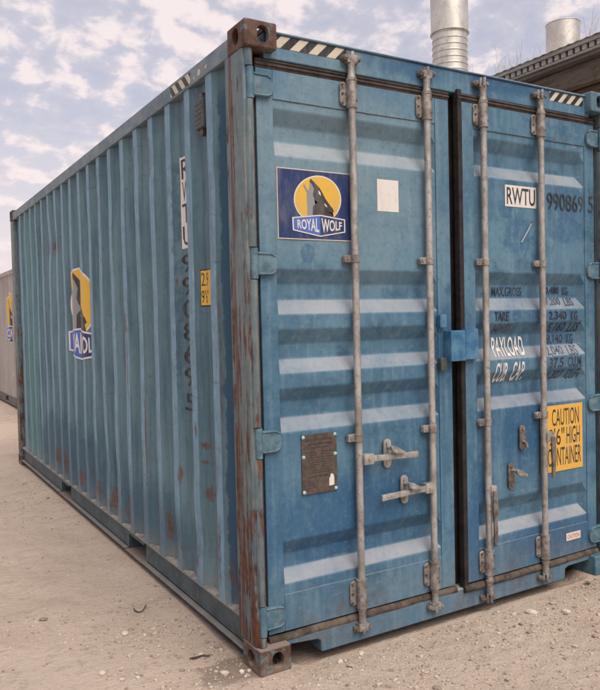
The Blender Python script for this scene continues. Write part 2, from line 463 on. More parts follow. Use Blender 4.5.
M = {}
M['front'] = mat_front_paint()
M['side'] = mat_side_paint()
M['post'] = mat_post("post_paint", 1.0)
M['post_far'] = mat_post("post_paint_sound", 0.72)
M['cast'] = mat_casting("casting_rust", (0.115, 0.148, 0.155))
def mat_rail():
    m, t, b, P = material("rail_paint")
    n = t.noise(P, 7, 6, 0.65)
    c = t.mix(t.smooth(n, 0.35, 0.65), (0.034, 0.056, 0.066), (0.066, 0.096, 0.110))
    geo = t.new('ShaderNodeNewGeometry')
    up = t.smooth(t.sep(geo.outputs['Normal'])[2], 0.4, 0.9)
    c = t.mix(t.math('MULTIPLY', up, t.math('ADD', 0.35, t.math('MULTIPLY', n, 0.6))), c, (0.26, 0.23, 0.20))
    c = t.mix(t.math('MULTIPLY', t.smooth(t.noise(P, 16, 6, 0.7, loc=(3, 7, 1)), 0.5, 0.7), 0.4), c, (0.22, 0.185, 0.15))
    c = t.mix(t.smooth(t.noise(P, 30, 6, 0.7, loc=(1, 2, 1)), 0.66, 0.72), c, RUST_B)
    t.put(b.inputs['Base Color'], c)
    b.inputs['Roughness'].default_value = 0.62
    bump(t, b, n, 0.25, 0.003)
    return m


M['rail'] = mat_rail()
M['toprail'] = mat_simple("top_rail_paint", (0.085, 0.140, 0.180), (0.175, 0.225, 0.255), 9, 0.6, stretch=(1, 0.5, 1), dirt=((0.26, 0.155, 0.12), 0.5))
M['ledge'] = mat_simple("ledge_dirt", (0.16, 0.145, 0.13), (0.30, 0.27, 0.235), 20, 0.85, bumps=0.5, spec=0.15)
M['gasket'] = mat_simple("gasket_rubber", (0.040, 0.034, 0.032), (0.075, 0.062, 0.056), 14, 0.75, bumps=0.3, dirt=((0.16, 0.125, 0.10), 0.35), spec=0.2)
M['gasket_black'] = mat_simple('gasket_rubber_black', (0.012, 0.011, 0.011), (0.030, 0.026, 0.025), 14, 0.7, bumps=0.3, dirt=((0.06, 0.048, 0.042), 0.3), spec=0.25)
M['gasket_low'] = mat_simple("gasket_rubber_dusty", (0.050, 0.040, 0.034), (0.125, 0.098, 0.078), 10, 0.9, bumps=0.3, dirt=((0.035, 0.03, 0.028), 0.8), spec=0.12)
M['dark'] = mat_simple("shadowed_steel", (0.02, 0.018, 0.017), (0.04, 0.034, 0.03), 10, 0.9)
M['galv'] = mat_simple("galvanised_dusty", (0.26, 0.245, 0.228), (0.44, 0.422, 0.40), 16, 0.44, 0.45, 0.35, dirt=((0.12, 0.088, 0.068), 0.6), stretch=(1, 1, 0.5))
M['galv_dark'] = mat_simple("galvanised_stained", (0.10, 0.082, 0.070), (0.235, 0.205, 0.182), 30, 0.6, 0.35, 0.4, dirt=((0.13, 0.06, 0.035), 0.5))
M['galv_mid'] = mat_simple('galvanised_rusting', (0.165, 0.146, 0.130), (0.34, 0.315, 0.292), 22, 0.5, 0.3, 0.4, dirt=((0.10, 0.055, 0.036), 0.7))
M['bolt'] = mat_simple("bolt_steel", (0.07, 0.05, 0.04), (0.17, 0.13, 0.11), 40, 0.6, 0.4)
M['hinge'] = mat_simple("hinge_paint", (0.055, 0.125, 0.172), (0.118, 0.196, 0.240), 18, 0.5, dirt=((0.10, 0.068, 0.052), 0.7))
M['lockbox'] = mat_simple("lockbox_paint", (0.020, 0.095, 0.205), (0.080, 0.195, 0.300), 10, 0.5, dirt=((0.03, 0.11, 0.22), 0.5))
M['navy'] = mat_print("sticker_navy", (0.014, 0.030, 0.110), (0.05, 0.075, 0.16), 0.3)
M['cream'] = mat_print("sticker_cream", (0.52, 0.46, 0.37), (0.32, 0.28, 0.22), 0.35)
M['white'] = mat_print("sticker_white", (0.62, 0.585, 0.555), (0.42, 0.39, 0.365), 0.25)
M['yellow'] = mat_print("sticker_yellow", (0.62, 0.375, 0.045), (0.45, 0.27, 0.05), 0.35)
M['amber'] = mat_print("sticker_amber", (0.66, 0.37, 0.06), (0.5, 0.27, 0.05), 0.3)
M['black'] = mat_print("print_black", (0.018, 0.017, 0.018), (0.08, 0.085, 0.09), 0.5)
M['blackworn'] = mat_print("print_black_worn", (0.014, 0.018, 0.034), (0.05, 0.11, 0.20), 0.55)
M['ghost'] = mat_print("print_ghost", (0.055, 0.070, 0.105), (0.08, 0.15, 0.23), 0.7)
M['scrape'] = mat_print('bare_scrape', (0.27, 0.36, 0.45), (0.12, 0.2, 0.3), 0.8)
M['wolfblack'] = mat_print("print_charcoal", (0.035, 0.03, 0.032))
M['wolfgrey'] = mat_print("print_grey", (0.22, 0.23, 0.25))
M['bannerblue'] = mat_print("print_blue", (0.05, 0.115, 0.40), (0.16, 0.25, 0.5), 0.3)
M['redprint'] = mat_print("print_red", (0.55, 0.16, 0.07))
M['plate'] = mat_simple("plate_brown", (0.070, 0.053, 0.045), (0.115, 0.088, 0.075), 30, 0.55, 0.3, dirt=((0.17, 0.13, 0.105), 0.4))
M['plateink'] = mat_print("plate_ink", (0.032, 0.026, 0.024))
M['rivet'] = mat_simple("rivet_paint", (0.20, 0.40, 0.48), (0.33, 0.52, 0.58), 60, 0.5)
M['vent'] = mat_simple("vent_grey", (0.045, 0.055, 0.052), (0.075, 0.088, 0.084), 20, 0.6)
M['ground'] = mat_ground()


def mat_stone():
    m, t, b, P = material("stone")
    geo = t.new('ShaderNodeNewGeometry')
    r = geo.outputs['Random Per Island']
    n = t.noise(P, 60, 5, 0.7)
    c = t.mix(t.smooth(r, 0.0, 0.75), (0.24, 0.185, 0.145), (0.50, 0.41, 0.33))
    c = t.mix(t.smooth(r, 0.90, 1.0), c, (0.58, 0.51, 0.44))
    c = t.mix(t.math('MULTIPLY', t.smooth(n, 0.4, 0.7), 0.4), c, (0.32, 0.25, 0.19))
    t.put(b.inputs['Base Color'], c)
    b.inputs['Roughness'].default_value = 0.95
    b.inputs['Specular IOR Level'].default_value = 0.1
    return m


M['stone'] = mat_stone()
M['twig'] = mat_simple("twig", (0.05, 0.035, 0.025), (0.11, 0.08, 0.06), 30, 0.9)
M['leaf'] = mat_simple("weed_green", (0.06, 0.085, 0.03), (0.11, 0.13, 0.06), 30, 0.7)
M['straw'] = mat_simple("dry_straw", (0.34, 0.285, 0.235), (0.48, 0.41, 0.34), 8, 0.9, bumps=0.0)
M['beige'] = mat_simple("beige_paint", (0.27, 0.25, 0.235), (0.35, 0.322, 0.302), 1.5, 0.6, stretch=(1, 2, 0.4), dirt=((0.24, 0.20, 0.175), 0.5))
M['beige_rail'] = mat_simple("beige_rail_paint", (0.13, 0.115, 0.105), (0.19, 0.165, 0.15), 3, 0.7)
M['beige_cast'] = mat_casting("beige_casting", (0.25, 0.22, 0.2))
M['flue'] = mat_simple("flue_steel", (0.50, 0.475, 0.43), (0.66, 0.63, 0.57), 5, 0.46, 1.0, 0.12, stretch=(1, 1, 0.4), dirt=((0.30, 0.235, 0.17), 0.40), bdist=0.004)
M['wood'] = mat_simple("soffit_wood", (0.105, 0.080, 0.062), (0.185, 0.150, 0.120), 6, 0.85, stretch=(4, 0.35, 4), dirt=((0.06, 0.045, 0.036), 0.6))
M['fascia'] = mat_simple("fascia_weathered", (0.20, 0.185, 0.165), (0.33, 0.305, 0.275), 7, 0.85, stretch=(1, 0.3, 2), dirt=((0.10, 0.085, 0.07), 0.5))
M['eave'] = mat_simple('eave_weathered', (0.23, 0.215, 0.195), (0.36, 0.335, 0.305), 9, 0.85, stretch=(1, 0.4, 2), dirt=((0.14, 0.12, 0.10), 0.45))
M['rooftin'] = mat_simple("roof_sheet", (0.21, 0.20, 0.18), (0.33, 0.31, 0.28), 4, 0.7, 0.2, dirt=((0.16, 0.11, 0.08), 0.5))
M['brickwall'] = mat_simple("rendered_wall", (0.20, 0.175, 0.15), (0.29, 0.26, 0.225), 2, 0.9)


# ---------------------------------------------------------------- mesh helper
class MB:
    def __init__(self):
        self.bm = bmesh.new()

    def poly(self, pts, flip=False):
        vs = [self.bm.verts.new(p) for p in pts]
        if flip:
            vs.reverse()
        return self.bm.faces.new(vs)

    def box(self, x0, x1, y0, y1, z0, z1):
        v = [self.bm.verts.new((x, y, z)) for z in (z0, z1) for y in (y0, y1) for x in (x0, x1)]
        for f in ((0, 2, 3, 1), (4, 5, 7, 6), (0, 1, 5, 4), (2, 6, 7, 3), (0, 4, 6, 2), (1, 3, 7, 5)):
            self.bm.faces.new([v[i] for i in f])
        return self

    def prism(self, pts, d):
        """closed outline (list of Vector) extruded along vector d"""
        a = [self.bm.verts.new(p) for p in pts]
        b = [self.bm.verts.new(Vector(p) + Vector(d)) for p in pts]
        n = len(a)
        self.bm.faces.new(a)
        self.bm.faces.new(b[::-1])
        for i in range(n):
            j = (i + 1) % n
            self.bm.faces.new((a[j], a[i], b[i], b[j]))
        return self

    def tube(self, path, radii, seg=14, caps=True):
        rings = []
        path = [Vector(p) for p in path]
        for i, p in enumerate(path):
            d = (path[min(i + 1, len(path) - 1)] - path[max(i - 1, 0)])
            if d.length < 1e-9:
                d = Vector((0, 0, 1))
            d.normalize()
            ref = Vector((0, 1, 0)) if abs(d.y) < 0.9 else Vector((1, 0, 0))
            a = d.cross(ref).normalized()
            b = d.cross(a).normalized()
            r = radii[i] if isinstance(radii, (list, tuple)) else radii
            rings.append([self.bm.verts.new(p + (a * math.cos(2 * math.pi * k / seg) + b * math.sin(2 * math.pi * k / seg)) * r) for k in range(seg)])
        for i in range(len(rings) - 1):
            for k in range(seg):
                k2 = (k + 1) % seg
                self.bm.faces.new((rings[i][k], rings[i][k2], rings[i + 1][k2], rings[i + 1][k]))
        if caps:
            self.bm.faces.new(rings[0][::-1])
            self.bm.faces.new(rings[-1])
        return self

    def bevel(self, off, seg=1, ang=30):
        bmesh.ops.recalc_face_normals(self.bm, faces=self.bm.faces)
        es = [e for e in self.bm.edges if len(e.link_faces) == 2 and e.calc_face_angle(0) > math.radians(ang)]
        bmesh.ops.bevel(self.bm, geom=es, offset=off, segments=seg, profile=0.6, affect='EDGES', clamp_overlap=True)
        return self

    def xf(self, fn):
        for v in self.bm.verts:
            v.co = fn(v.co)
        return self


def finish(name, mb, mats, parent=None, smooth=None, recalc=True, T=None):
    bm = mb.bm if isinstance(mb, MB) else mb
    if T:
        for v in bm.verts:
            v.co = T(v.co)
    if recalc:
        bmesh.ops.recalc_face_normals(bm, faces=bm.faces)
    me = bpy.data.meshes.new(name)
    bm.to_mesh(me)
    bm.free()
    if not isinstance(mats, (list, tuple)):
        mats = [mats]
    for mm in mats:
        me.materials.append(M[mm])
    if smooth:
        for p in me.polygons:
            p.use_smooth = True
        me.set_sharp_from_angle(angle=math.radians(smooth))
    o = bpy.data.objects.new(name, me)
    COL.objects.link(o)
    o.parent = parent
    return o


def thing(name, label, cat, loc=(0, 0, 0), group=None):
    o = bpy.data.objects.new(name, None)
    COL.objects.link(o)
    o.location = loc
    o.empty_display_size = 0.2
    o['label'] = label
    o['category'] = cat
    if group:
        o['group'] = group
    return o


def tag(o, label=None, cat=None, group=None, kind=None):
    if label:
        o['label'] = label
    if cat:
        o['category'] = cat
    if group:
        o['group'] = group
    if kind:
        o['kind'] = kind
    return o


# vectorised value noise ------------------------------------------------
_perm = RNG.permutation(4096)
_val = RNG.random(4096)


def vnoise(x, y, f=1.0, seed=0):
    x = np.asarray(x, float) * f + seed * 17.31 + 1000
    y = np.asarray(y, float) * f + seed * 9.77 + 1000
    xi = np.floor(x).astype(int)
    yi = np.floor(y).astype(int)
    fx = x - xi
    fy = y - yi
    fx = fx * fx * (3 - 2 * fx)
    fy = fy * fy * (3 - 2 * fy)

    def h(a, b):
        return _val[_perm[(a + _perm[b % 4096]) % 4096]]
    return ((h(xi, yi) * (1 - fx) + h(xi + 1, yi) * fx) * (1 - fy) + (h(xi, yi + 1) * (1 - fx) + h(xi + 1, yi + 1) * fx) * fy) - 0.5


# ---------------------------------------------------------------- text and flat print
def text_bm(body, bold=0.0, res=3):
    cu = bpy.data.curves.new("txt", 'FONT')
    cu.body = body
    cu.size = 1.0
    cu.offset = bold
    cu.resolution_u = res
    o = bpy.data.objects.new("txt", cu)
    COL.objects.link(o)
    dg = bpy.context.evaluated_depsgraph_get()
    dg.update()
    me = bpy.data.meshes.new_from_object(o.evaluated_get(dg))
    bm = bmesh.new()
    bm.from_mesh(me)
    bpy.data.meshes.remove(me)
    bpy.data.objects.remove(o)
    bpy.data.curves.remove(cu)
    xs = [v.co.x for v in bm.verts]
    ys = [v.co.y for v in bm.verts]
    x0, x1, y0, y1 = min(xs), max(xs), min(ys), max(ys)
    for v in bm.verts:
        v.co = Vector(((v.co.x - x0) / (x1 - x0), (v.co.y - y0) / (y1 - y0), 0))
    return bm


def poly_bm(pts):
    bm = bmesh.new()
    f = bm.faces.new([bm.verts.new((p[0], p[1], 0)) for p in pts])
    bmesh.ops.triangulate(bm, faces=[f])
    return bm


def circle_pts(cx, cy, rx, ry=None, n=48):
    ry = ry or rx
    return [(cx + rx * math.cos(2 * math.pi * k / n), cy + ry * math.sin(2 * math.pi * k / n)) for k in range(n)]


def conform(bm, ubreaks, vbreaks, fn):
    """cut a flat print at the surface's fold lines, then lay it on the surface"""
    us = [v.co.x for v in bm.verts]
    vs = [v.co.y for v in bm.verts]
    for ax, br, lo, hi in ((0, ubreaks, min(us), max(us)), (1, vbreaks, min(vs), max(vs))):
        for b in br:
            if lo < b < hi:
                co = (b, 0, 0) if ax == 0 else (0, b, 0)
                no = (1, 0, 0) if ax == 0 else (0, 1, 0)
                bmesh.ops.bisect_plane(bm, geom=bm.verts[:] + bm.edges[:] + bm.faces[:], dist=1e-6, plane_co=co, plane_no=no)
    for v in bm.verts:
        v.co = Vector(fn(v.co.x, v.co.y))
    return bm


# the emblem, drawn in its own pixel frame (y down); box 152..460 x 122..478
EMB = {
    'ring': circle_pts(303, 262, 142),
    'disc': circle_pts(303, 262, 135),
    'dark': [(262, 138), (286, 164), (311, 190), (326, 215), (346, 255), (366, 285), (392, 318), (399, 334), (390, 342), (346, 333),
             (380, 346), (396, 365), (412, 386), (320, 376), (268, 366), (272, 302), (285, 290), (281, 262), (272, 236), (280, 200), (268, 172), (253, 156)],
    'grey': [(222, 166), (233, 190), (246, 210), (252, 193), (256, 160), (268, 172), (280, 200), (272, 236), (281, 262), (301, 281), (285, 290), (272, 302),
             (268, 366), (238, 362), (237, 230), (229, 205), (217, 180)],
    'eye': [(305, 207), (317, 220), (321, 241), (308, 230)],
    'ear': [(339, 284), (351, 294), (359, 311), (345, 301)],
    'banner': [(148, 367), (312, 353), (465, 381), (465, 459), (312, 484), (150, 445)],
    'bl': [(156, 373), (312, 360), (312, 477), (157, 439)],
    'br': [(312, 360), (458, 387), (458, 453), (312, 477)],
}
WORDS = (('ROYAL', (176, 383), (304, 371), (178, 431), (304, 460)), ('WOLF', (319, 372), (444, 398), (319, 461), (444, 443)))


def emblem(parent, place, names=('emblem_ring', 'emblem_disc'), lift=0.0011):
    """place(px, py, level) -> (bm -> mesh) ; builds the layers as children of parent"""
    out = []

    def layer(name, key, mat, lev):
        bm = poly_bm(EMB[key])
        out.append(finish(name, place(bm, lev), mat, parent, recalc=False))
    layer('emblem_ring', 'ring', 'white', 1)
    layer('emblem_disc', 'disc', 'yellow', 2)
    layer('wolf_head', 'dark', 'wolfblack', 3)
    layer('wolf_muzzle', 'grey', 'wolfgrey', 3)
    layer('wolf_eye', 'eye', 'white', 4)
    layer('wolf_ear', 'ear', 'white', 4)
    layer('banner_border', 'banner', 'white', 5)
    layer('banner', 'bl', 'bannerblue', 6)
    layer('banner', 'br', 'navy', 6)
    for w, tl, tr, bl, br in WORDS:
        bm = text_bm(w, 0.022)
        for v in bm.verts:
            u, q = v.co.x, v.co.y
            tx, ty = tl[0] + (tr[0] - tl[0]) * u, tl[1] + (tr[1] - tl[1]) * u
            bx, by = bl[0] + (br[0] - bl[0]) * u, bl[1] + (br[1] - bl[1]) * u
            v.co = Vector((bx + (tx - bx) * q, by + (ty - by) * q, 0))
        out.append(finish('lettering', place(bm, 7), 'white', parent, recalc=False))
    return out


# ---------------------------------------------------------------- corner casting (hollow, with its holes)
def capsule(cx, cy, w, h, n=7):
    r = min(w, h) / 2 * 0.92
    pts = []
    for sx, sy, a0 in ((1, 1, 0), (-1, 1, 90), (-1, -1, 180), (1, -1, 270)):
        for k in range(n):
            a = math.radians(a0 + 90 * k / (n - 1))
            pts.append((cx + sx * (w / 2 - r) + r * math.cos(a), cy + sy * (h / 2 - r) + r * math.sin(a)))
    return pts


def casting_mesh():
    W, D, H = 0.162, 0.178, 0.118
    tmp = []

    def ob(mb, bev=None):
        if bev:
            mb.bevel(bev, 3)
        bmesh.ops.recalc_face_normals(mb.bm, faces=mb.bm.faces)
        me = bpy.data.meshes.new("tmp")
        mb.bm.to_mesh(me)
        mb.bm.free()
        o = bpy.data.objects.new("tmp", me)
        COL.objects.link(o)
        tmp.append(o)
        return o
    outer = ob(MB().box(0, W, 0, D, 0, H), 0.012)
    cuts = [ob(MB().box(0.024, W - 0.008, 0.024, D - 0.008, 0.022, H - 0.008))]
    cuts.append(ob(MB().prism([Vector((x, -0.01, z)) for x, z in capsule(0.090, 0.058, 0.056, 0.074)], (0, 0.05, 0))))
    cuts.append(ob(MB().prism([Vector((-0.01, y, z)) for y, z in capsule(0.092, 0.058, 0.060, 0.074)], (0.05, 0, 0))))
    cuts.append(ob(MB().prism([Vector((x, y, -0.01)) for x, y in capsule(0.090, 0.098, 0.064, 0.115)], (0, 0, 0.05))))
    for c in cuts:
        md = outer.modifiers.new("b", 'BOOLEAN')
        md.operation = 'DIFFERENCE'
        md.solver = 'EXACT'
        md.object = c
    dg = bpy.context.evaluated_depsgraph_get()
    dg.update()
    me = bpy.data.meshes.new_from_object(outer.evaluated_get(dg))
    for o in tmp:
        m = o.data
        bpy.data.objects.remove(o)
        bpy.data.meshes.remove(m)
    return me


CAST = casting_mesh()


def place_casting(parent, x, y, z, sx, sy, sz, mat):
    bm = bmesh.new()
    bm.from_mesh(CAST)
    for v in bm.verts:
        v.co = Vector((x + sx * v.co.x, y + sy * v.co.y, z + sz * v.co.z))
    if sx * sy * sz < 0:
        bmesh.ops.reverse_faces(bm, faces=bm.faces)
    return finish('corner_casting', bm, mat, parent, smooth=35, recalc=False)


# ---------------------------------------------------------------- corrugated wall
PITCH, CREST, SLOPE = 0.2825, 0.070, 0.069
DEPTH = 0.038


def wall_breaks(L, first=0.4225, y_in0=0.19, y_in1=None):
    y_in1 = y_in1 or L - 0.19
    br = [(y_in0, 1)]
    c = first
    while c + CREST / 2 + SLOPE < y_in1:
        br += [(c - CREST / 2 - SLOPE, 1), (c - CREST / 2, 0), (c + CREST / 2, 0), (c + CREST / 2 + SLOPE, 1)]
        c += PITCH
    br.append((y_in1, 1))
    return br


class Wall:
    """side wall, crests at x = X0 and troughs DEPTH further in (s = +1: faces -X)"""

    def __init__(self, L, z0, z1, X0=0.012, s=1, wob=1.0):
        self.br = wall_breaks(L)
        self.z0, self.z1, self.X0, self.s, self.wob = z0, z1, X0, s, wob
        self.zr = list(np.linspace(z0, z1, 34))

    def surf(self, y, z, lift=0.0):
        br = self.br
        k = 0
        while k < len(br) - 2 and y > br[k + 1][0]:
            k += 1
        a, b = br[k], br[k + 1]
        f = (y - a[0]) / (b[0] - a[0])
        d = (a[1] + (b[1] - a[1]) * f) * DEPTH
        w = 0.0
        if self.wob:
            e = min(1.0, (z - self.z0) / 0.25, (self.z1 - z) / 0.25)
            w = self.wob * (0.009 * float(vnoise(y, z, 2.1, 3)) + 0.006 * float(vnoise(y, z, 6.0, 5))) * max(e, 0.0)
            # a few shallow dents low on the wall
            for (dy, dz, r, dep) in ((0.62, 0.42, 0.16, 0.016), (1.12, 0.36, 0.14, 0.014), (2.35, 0.55, 0.2, 0.012), (4.0, 2.32, 0.22, 0.02)):
                q = ((y - dy) ** 2 + (z - dz) ** 2) / (r * r)
                if q < 4:
                    w += dep * math.exp(-q * 1.5)
        return Vector((self.s * (self.X0 + d + w - lift) if self.s > 0 else -(self.X0 + d + w - lift), y, z))

    def mesh(self):
        bm = bmesh.new()
        ys = []
        for a, b in zip(self.br[:-1], self.br[1:]):
            n = max(1, int((b[0] - a[0]) / 0.07))
            ys += [a[0] + (b[0] - a[0]) * i / n for i in range(n)]
        ys.append(self.br[-1][0])
        self.ys = ys
        g = [[bm.verts.new(self.surf(y, z)) for y in ys] for z in self.zr]
        for i in range(len(self.zr) - 1):
            for j in range(len(ys) - 1):
                f = (g[i][j], g[i + 1][j], g[i + 1][j + 1], g[i][j + 1])
                bm.faces.new(f if self.s > 0 else f[::-1])
        return bm

    def lay(self, bm, lift):
        return conform(bm, [b[0] for b in self.br] + self.ys, self.zr, lambda u, v: self.surf(u, v, lift))


def bottom_rail(parent, L, s, Wd, mat, pockets):
    """channel rail with fork pockets; web set back, lower flange proud"""
    def X(v):
        return v if s > 0 else Wd - v
    mb = MB()

    def bx(a, b, y0, y1, z0, z1):
        x0, x1 = sorted((X(a), X(b)))
        mb.box(x0, x1, y0, y1, z0, z1)
    y0, y1 = 0.179, L - 0.179
    segs = []
    c = y0
    for p0, p1 in pockets:
        segs.append((c, p0))
        c = p1
    segs.append((c, y1))
    for a, b in segs:
        bx(0.036, 0.044, a, b, 0.066, 0.196)                # web
        bx(0.002, 0.0355, a, b, 0.054, 0.0655)              # lower flange
    bx(0.010, 0.085, y0, y1, 0.1965, 0.204)                 # top flange
    for p0, p1 in pockets:
        bx(0.020, 0.055, p0 - 0.004, p1 + 0.004, 0.168, 0.196)
        for q in (p0, p1):
            yy = (q - 0.008, q) if q == p0 else (q, q + 0.008)
            bx(0.0445, Wd / 2 - 0.001, yy[0], yy[1], 0.056, 0.195)
    rail = finish('bottom_side_rail', mb.bevel(0.0025), mat, parent)
    if s > 0:
        for p0, p1 in pockets:
            st = MB().box(0.004, 0.30, p0 + 0.001, p1 - 0.001, 0.050, 0.058)
            finish('pocket_strap', st.bevel(0.002), 'cast', rail)
            finish('pocket_shade_plate', MB().box(0.30, 0.31, p0 + 0.001, p1 - 0.001, 0.0585, 0.174), 'dark', rail)  # added dark plate, stands in for the shade deep in the pocket
    return rail


def top_rail(parent, L, s, Wd, H, mat):
    def X(v):
        return v if s > 0 else Wd - v
    mb = MB()
    x0, x1 = sorted((X(0.004), X(0.064)))
    mb.box(x0, x1, 0.179, L - 0.179, H - 0.118, H - 0.034)
    return finish('top_side_rail', mb.bevel(0.006, 2), mat, parent)


def body_shell(parent, L, Wd, H, mats, wob=1.0, pockets=((1.645, 2.0), (3.655, 4.01))):
    """castings, posts, rails, side walls, roof and floor; door end at y = 0"""
    for sx, x in ((1, 0), (-1, Wd)):
        for sy, y in ((1, 0), (-1, L)):
            for sz, z in ((1, 0), (-1, H)):
                place_casting(parent, x, y, z, sx, sy, sz, mats['cast'] if sx > 0 else mats.get('cast2', mats['cast']))
    walls = []
    for s in (1, -1):
        w = Wall(L, 0.2045, H - 0.119, s=1, wob=wob if s > 0 else 0.0)
        bm = w.mesh()
        if s < 0:
            for v in bm.verts:
                v.co.x = Wd - v.co.x
            bmesh.ops.reverse_faces(bm, faces=bm.faces)
        finish('side_wall', bm, mats['side'], parent, recalc=False)
        walls.append(w)
        bottom_rail(parent, L, s, Wd, mats['rail'], pockets)
        top_rail(parent, L, s, Wd, H, mats['toprail'])
    # roof and floor
    mb = MB()
    n = 40
    y0, y1 = 0.19, L - 0.19
    for k in range(n):
        a = y0 + (y1 - y0) * k / n
        b = y0 + (y1 - y0) * (k + 1) / n
        m1, m2, m3 = a + (b - a) * 0.3, a + (b - a) * 0.5, a + (b - a) * 0.8
        zt, zb = H - 0.040, H - 0.058
        for p, q, za, zc in ((a, m1, zt, zt), (m1, m2, zt, zb), (m2, m3, zb, zb), (m3, b, zb, zt)):
            mb.poly([(0.0645, p, za), (Wd - 0.0645, p, za), (Wd - 0.0645, q, zc), (0.0645, q, zc)])
    finish('roof_panel', mb, mats['toprail'], parent, recalc=False)
    finish('floor', MB().box(0.09, Wd - 0.09, 0.20, L - 0.12, 0.175, 0.1955), 'dark', parent)
    # blind end
    mb = MB()
    br = wall_breaks(Wd, first=0.36, y_in0=0.12, y_in1=Wd - 0.12)
    for a, b in zip(br[:-1], br[1:]):
        ya, yb = L - 0.02 - a[1] * DEPTH, L - 0.02 - b[1] * DEPTH
        mb.poly([(a[0], ya, 0.12), (a[0], ya, H - 0.1), (b[0], yb, H - 0.1), (b[0], yb, 0.12)])
    finish('end_wall', mb, mats['side'], parent, recalc=False)
    for x0, x1 in ((0.004, 0.120), (Wd - 0.120, Wd - 0.004)):
        finish('corner_post', MB().box(x0, x1, L - 0.170, L - 0.006, 0.1185, H - 0.1185).bevel(0.012, 2), mats['post_far'], parent)
    return walls


L, WD, H = 6.058, 2.438, 2.896
blue = thing('shipping_container', 'weathered blue high-cube shipping container with rusty corner post and locking rods', 'container')
walls = body_shell(blue, L, WD, H, dict(cast='cast', cast2='hinge', side='side', rail='rail', toprail='toprail', post_far='post'))
wall = walls[0]

# dirt lying on the ledge of the bottom rail inside each trough
mb = MB()
for k in range(len(wall.br) - 1):
    (a, da), (b, db) = wall.br[k], wall.br[k + 1]
    xa, xb = 0.012 + da * DEPTH, 0.012 + db * DEPTH
    if max(da, db) > 0:
        n = 4
        for i in range(n):
            ya, yb = a + (b - a) * i / n, a + (b - a) * (i + 1) / n
            fa, fb = xa + (xb - xa) * i / n, xa + (xb - xa) * (i + 1) / n
            ha, hb = [0.012 + 0.010 * float(vnoise(y, 0, 14, 2)) if f > 0.02 else 0.002 for y, f in ((ya, fa), (yb, fb))]
            mb.poly([(0.013, ya, 0.2055), (0.013, yb, 0.2055), (fb + 0.004, yb, 0.2045 + hb), (fa + 0.004, ya, 0.2045 + ha)])
dirt = finish('ledge_dirt', mb, 'ledge', blue, recalc=False)
dirt['kind'] = 'stuff'

# door-end corner posts: main section plus the rounded hinge bar with its cut-outs
HINGE_Z = (2.63, 1.84, 1.04, 0.235)
for side in (0, 1):
    def TX(co, side=side):
        return co if side == 0 else Vector((WD - co.x, co.y, co.z))
    mb = MB()
    z0, z1 = 0.1185, H - 0.1185
    prof = [(0.003, 0.045), (0.003, 0.214), (0.060, 0.214), (0.060, 0.110), (0.050, 0.100), (0.050, 0.060), (0.030, 0.036), (0.012, 0.036)]
    # stepped in z so that the hinge pockets are open notches on the front arris
    mb.prism([Vector((x, y, z0)) for x, y in prof], (0, 0, z1 - z0))
    post = finish('corner_post', mb.bevel(0.005, 2), 'post' if side == 0 else 'post_far', blue, T=TX, smooth=40)
    edges = [z0 + 0.001]
    for hz in reversed(HINGE_Z):
        edges += [hz - 0.072, hz + 0.072]
    edges.append(z1 - 0.001)
    for a, b in zip(edges[0::2], edges[1::2]):
        m2 = MB()
        m2.prism([Vector((x, y, a)) for x, y in ((0.0125, 0.034), (0.018, 0.022), (0.030, 0.016), (0.044, 0.019), (0.052, 0.030), (0.0525, 0.060), (0.040, 0.062), (0.020, 0.050))], (0, 0, b - a))
        finish('hinge_bar', m2.bevel(0.003, 2), 'post' if side == 0 else 'post_far', post, T=TX, smooth=40)

# header and sill
mb = MB()
mb.box(0.120, WD - 0.120, 0.052, 0.16, 2.757, 2.868)
mb.box(0.163, WD - 0.163, 0.042, 0.19, 2.8685, 2.880)
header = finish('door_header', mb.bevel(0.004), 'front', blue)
mb = MB()
out = [(0.163, 0.092), (0.163, 0.128), (WD - 0.163, 0.128), (WD - 0.163, 0.092), (2.262, 0.088), (2.085, 0.086), (2.062, 0.074), (2.056, 0.016), (0.352, 0.012), (0.349, 0.066), (0.330, 0.078)]
mb.prism([Vector((x, 0.046, z)) for x, z in out], (0, 0.10, 0))
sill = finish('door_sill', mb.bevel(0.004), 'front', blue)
finish('notch_shade_plate', MB().box(0.164, 0.347, 0.17, 0.18, 0.01, 0.12), 'dark', sill)  # dark plates standing in for the shade inside the sill notches
finish('notch_shade_plate', MB().box(2.066, WD - 0.164, 0.17, 0.18, 0.01, 0.12), 'dark', sill)

# ---------------------------------------------------------------- doors
RIBS = [(2.543, 2.473, 2.405, 2.330), (1.820, 1.753, 1.683, 1.610), (1.544, 1.475, 1.408, 1.338), (1.272, 1.208, 1.137, 1.067), (0.566, 0.498, 0.433, 0.366)]
YO, YI = 0.062, 0.104
ZT, ZB = 2.712, 0.152
OPEN = math.radians(1.0)


def T_left(co):
    return Vector(co)


def T_right(co):
    px, py = 2.375, 0.075
    dx, dy = co[0] - px, co[1] - py
    c, s = math.cos(OPEN), math.sin(OPEN)
    return Vector((px + dx * c - dy * s, py + dx * s + dy * c, co[2]))


DOOR_ROWS = [ZT] + [z + d for r in RIBS for z in r for d in (0.006, 0.002, -0.002, -0.006)] + [ZB]


def fold(z):
    for a, b, c, e in RIBS:
        if e < z < a:
            if z > b:
                return (a - z) / (a - b)
            if z > c:
                return 1.0
            return (z - e) / (c - e)
    return 0.0


def door_y(z, x, xa, xb):
    """depth of the pressed sheet at height z, bends rounded"""
    d = sum(fold(z + 0.006 * k / 3) for k in range(-3, 4)) / 7
    f = min(1.0, max(0.0, (x - xa) / 0.006), max(0.0, (xb - x) / 0.034))
    return YO + (YI - YO) * d * f


